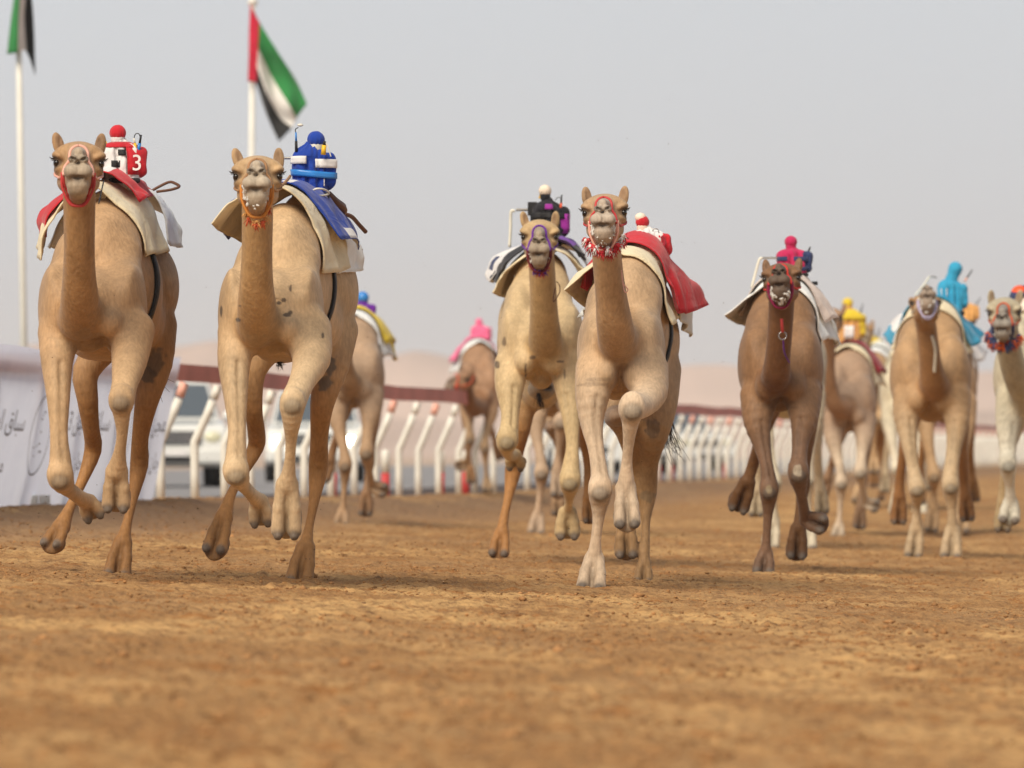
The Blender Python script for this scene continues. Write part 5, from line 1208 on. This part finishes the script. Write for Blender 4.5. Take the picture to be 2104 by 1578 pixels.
like(c10, c11, 'pale blanket on the cream camel left of the turquoise rider', ['cream', 'white'], 1)
c12 = build(moved(S11, (1901, 700, -.45, .9, 0, 0, 0), [(1901, 710, -.3, 20), (1903, 730, -.3, 21), (1908, 745, -.26, 21), (1912, 765, -.2, 22), (1920, 796, .0, 27)]), TAN, 'tan camel hidden behind the ginger camel under the peach rider', B, None, (1974, 1095), (1953, 1150), .80)
like(c12, c11, 'white blanket behind the ginger camel', ['whitef', 'whitef'], 2)
jj = jockey(c12['vw'], 1964, 606, 560, 1.1, 62, (1952, 545, 12), 'peach orange rider behind the turquoise rider', M['orange'], M['pale'], M['orange'], h=.012); antenna(jj, 1988, 570, 2004, 546, M['blackc'], M['black'])
S13 = moved(S11, (1850, 648, -.62, 1.05, -.15, -.05, 0), [(1852, 672, -.50, 24), (1858, 715, -.44, 24), (1868, 755, -.34, 25), (1884, 790, -.18, 28), (1900, 805, .0, 32), (1912, 790, .3, 38)])
S13['legs'][0] = dict(front=1, n=[(1866, 820, .15, 34), (1858, 865, .05, 26), (1856, 915, -.05, 18), (1856, 945, -.10, 18), (1860, 985, .0, 11), (1862, 1020, .08, 14)], knee=3, toe=(1858, 1060, .0, 44))
c13 = build(S13, [(.56, .50, .36), (.42, .36, .24), (.62, .58, .47), (.48, .36, .2), (.30, .27, .23)], 'pale cream camel at the right edge with orange tassels under its jaw', .011, None, (2040, 760), (1827, 760), 52/49.5)
halter(c13, M['rust'], M['navy']); tassels(c13, [M['rust'], mat('orange_wool', (.65, .12, .02), .9), M['navy']], 26, chin=.26, w=.13, size=1.6); foam(c13, 8)
like(c13, c11, 'peach and navy blanket on the pale camel at the right edge', ['pale', 'navy'], 2)
jockey(c13['vw'], 1885, 660, 600, .9, 60, (1880, 612, 18), 'orange capped navy rider cut by the right edge', M['navy'], M['orangep'], M['navy'], h=.010)
c15 = build(moved(S6), [(.46, .32, .20), (.4, .25, .13), (.48, .35, .24), (.35, .22, .12), (.3, .22, .16)], 'tan camel hidden behind the sandy yellow camel, one blurred foreleg showing', B, None, (1100, 1102), (1213, 1216), 35.4/57)

# ------------------------------------------------------------------ dusty air
mb = MB(); hzs = (5200.0, 2200.0)
mb.box((0, 2000-60.0, 60), (5200, 2100, 61.8)); ho = mb.build('haze', None, smooth=False, mats=[M['white']]); ho.data.materials.clear()
hm = bpy.data.materials.new('dusty_air'); hm.use_nodes = True; hn = hm.node_tree; hn.nodes.clear()
ho_ = hn.nodes.new('ShaderNodeOutputMaterial'); pv = hn.nodes.new('ShaderNodeVolumePrincipled')
pv.inputs['Color'].default_value = (.87, .93, 1.0, 1); pv.inputs['Density'].default_value = .00027; pv.inputs['Anisotropy'].default_value = .2
hn.links.new(pv.outputs[0], ho_.inputs['Volume']); ho.data.materials.append(hm); tag(ho, kind='stuff')
scene.cycles.volume_bounces = 1
# ------------------------------------------------------------------ loose earth: clods lying on the track and grains thrown up by the hooves
def lumps(name, pts, sizes, m, note):
    base = np.array([(1, 0, 0), (-1, 0, 0), (0, 1, 0), (0, -1, 0), (0, 0, 1), (0, 0, -1), (.6, .6, .5), (-.6, .6, .5), (.6, -.6, .5), (-.6, -.6, .5)], float)
    tri = np.array([(0, 6, 8), (0, 2, 6), (2, 7, 6), (2, 1, 7), (1, 9, 7), (1, 3, 9), (3, 8, 9), (3, 0, 8), (4, 6, 7), (4, 7, 9), (4, 9, 8), (4, 8, 6), (5, 2, 0), (5, 1, 2), (5, 3, 1), (5, 0, 3)])
    n = len(pts); sc_v = sizes[:, None, None]*(.6+.8*rng.random((n, 1, 3)))*A(1, 1, .7)
    V = base[None]*(1+.35*(rng.random((n, 10, 3))-.5))*sc_v+pts[:, None, :]
    a = rng.random(n)*6.28; 
    Fc = (tri[None]+(np.arange(n)*10)[:, None, None]).reshape(-1, 3)
    o = obj(name, V.reshape(-1, 3), Fc, m, smooth=False); return tag(o, kind='stuff')
N = 60000
Dd = 14+50*rng.random(N)**1.3; xx = (rng.random(N)-.5)*2*(1.5+Dd*.105)
sdv = (xx-FA[0])*FN[0]+(Dd-FA[1])*FN[1]; clump = vnoise(xx*1.1, Dd*.5, 31)+.5*vnoise(xx*4, Dd*2, 32)
keep = (sdv > .1) & (clump > -.12); xx, Dd = xx[keep], Dd[keep]
sz = .004+.010*rng.random(len(xx))**3+.022*(rng.random(len(xx)) > .985)*rng.random(len(xx))
lumps('earth_clods', np.stack([xx, Dd, gz(xx, Dd, True)+sz*.2], 1), sz, mat('clod_earth', (.36, .19, .08), .95, .1, var=.45, scale=3), '')
P = []; S_ = []
for px, py, D in ((238, 1190, 33), (612, 1204, 33.3), (438, 1120, 33), (1213, 1216, 35.3), (1321, 1200, 37), (1567, 1181, 41.4), (102, 1120, 33), (1870, 1148, 52)):
    for q in range(26):
        a = random.gauss(0, 1); P.append(at(px+a*55, py-abs(random.gauss(0, 1))*85, D+random.uniform(-.6, .6))); S_.append(random.uniform(.0015, .0045))
for q in range(230):
    P.append(at(random.uniform(60, 1500), random.uniform(200, 1180), 33+random.uniform(-2, 3))); S_.append(random.uniform(.0012, .0038))
P = np.array(P); g_ = gz(P[:, 0], P[:, 1]); P[:, 2] = np.maximum(P[:, 2], g_+.01)
lumps('flying_earth', P, np.array(S_), mat('flying_earth_grain', (.10, .065, .04), .9), '')
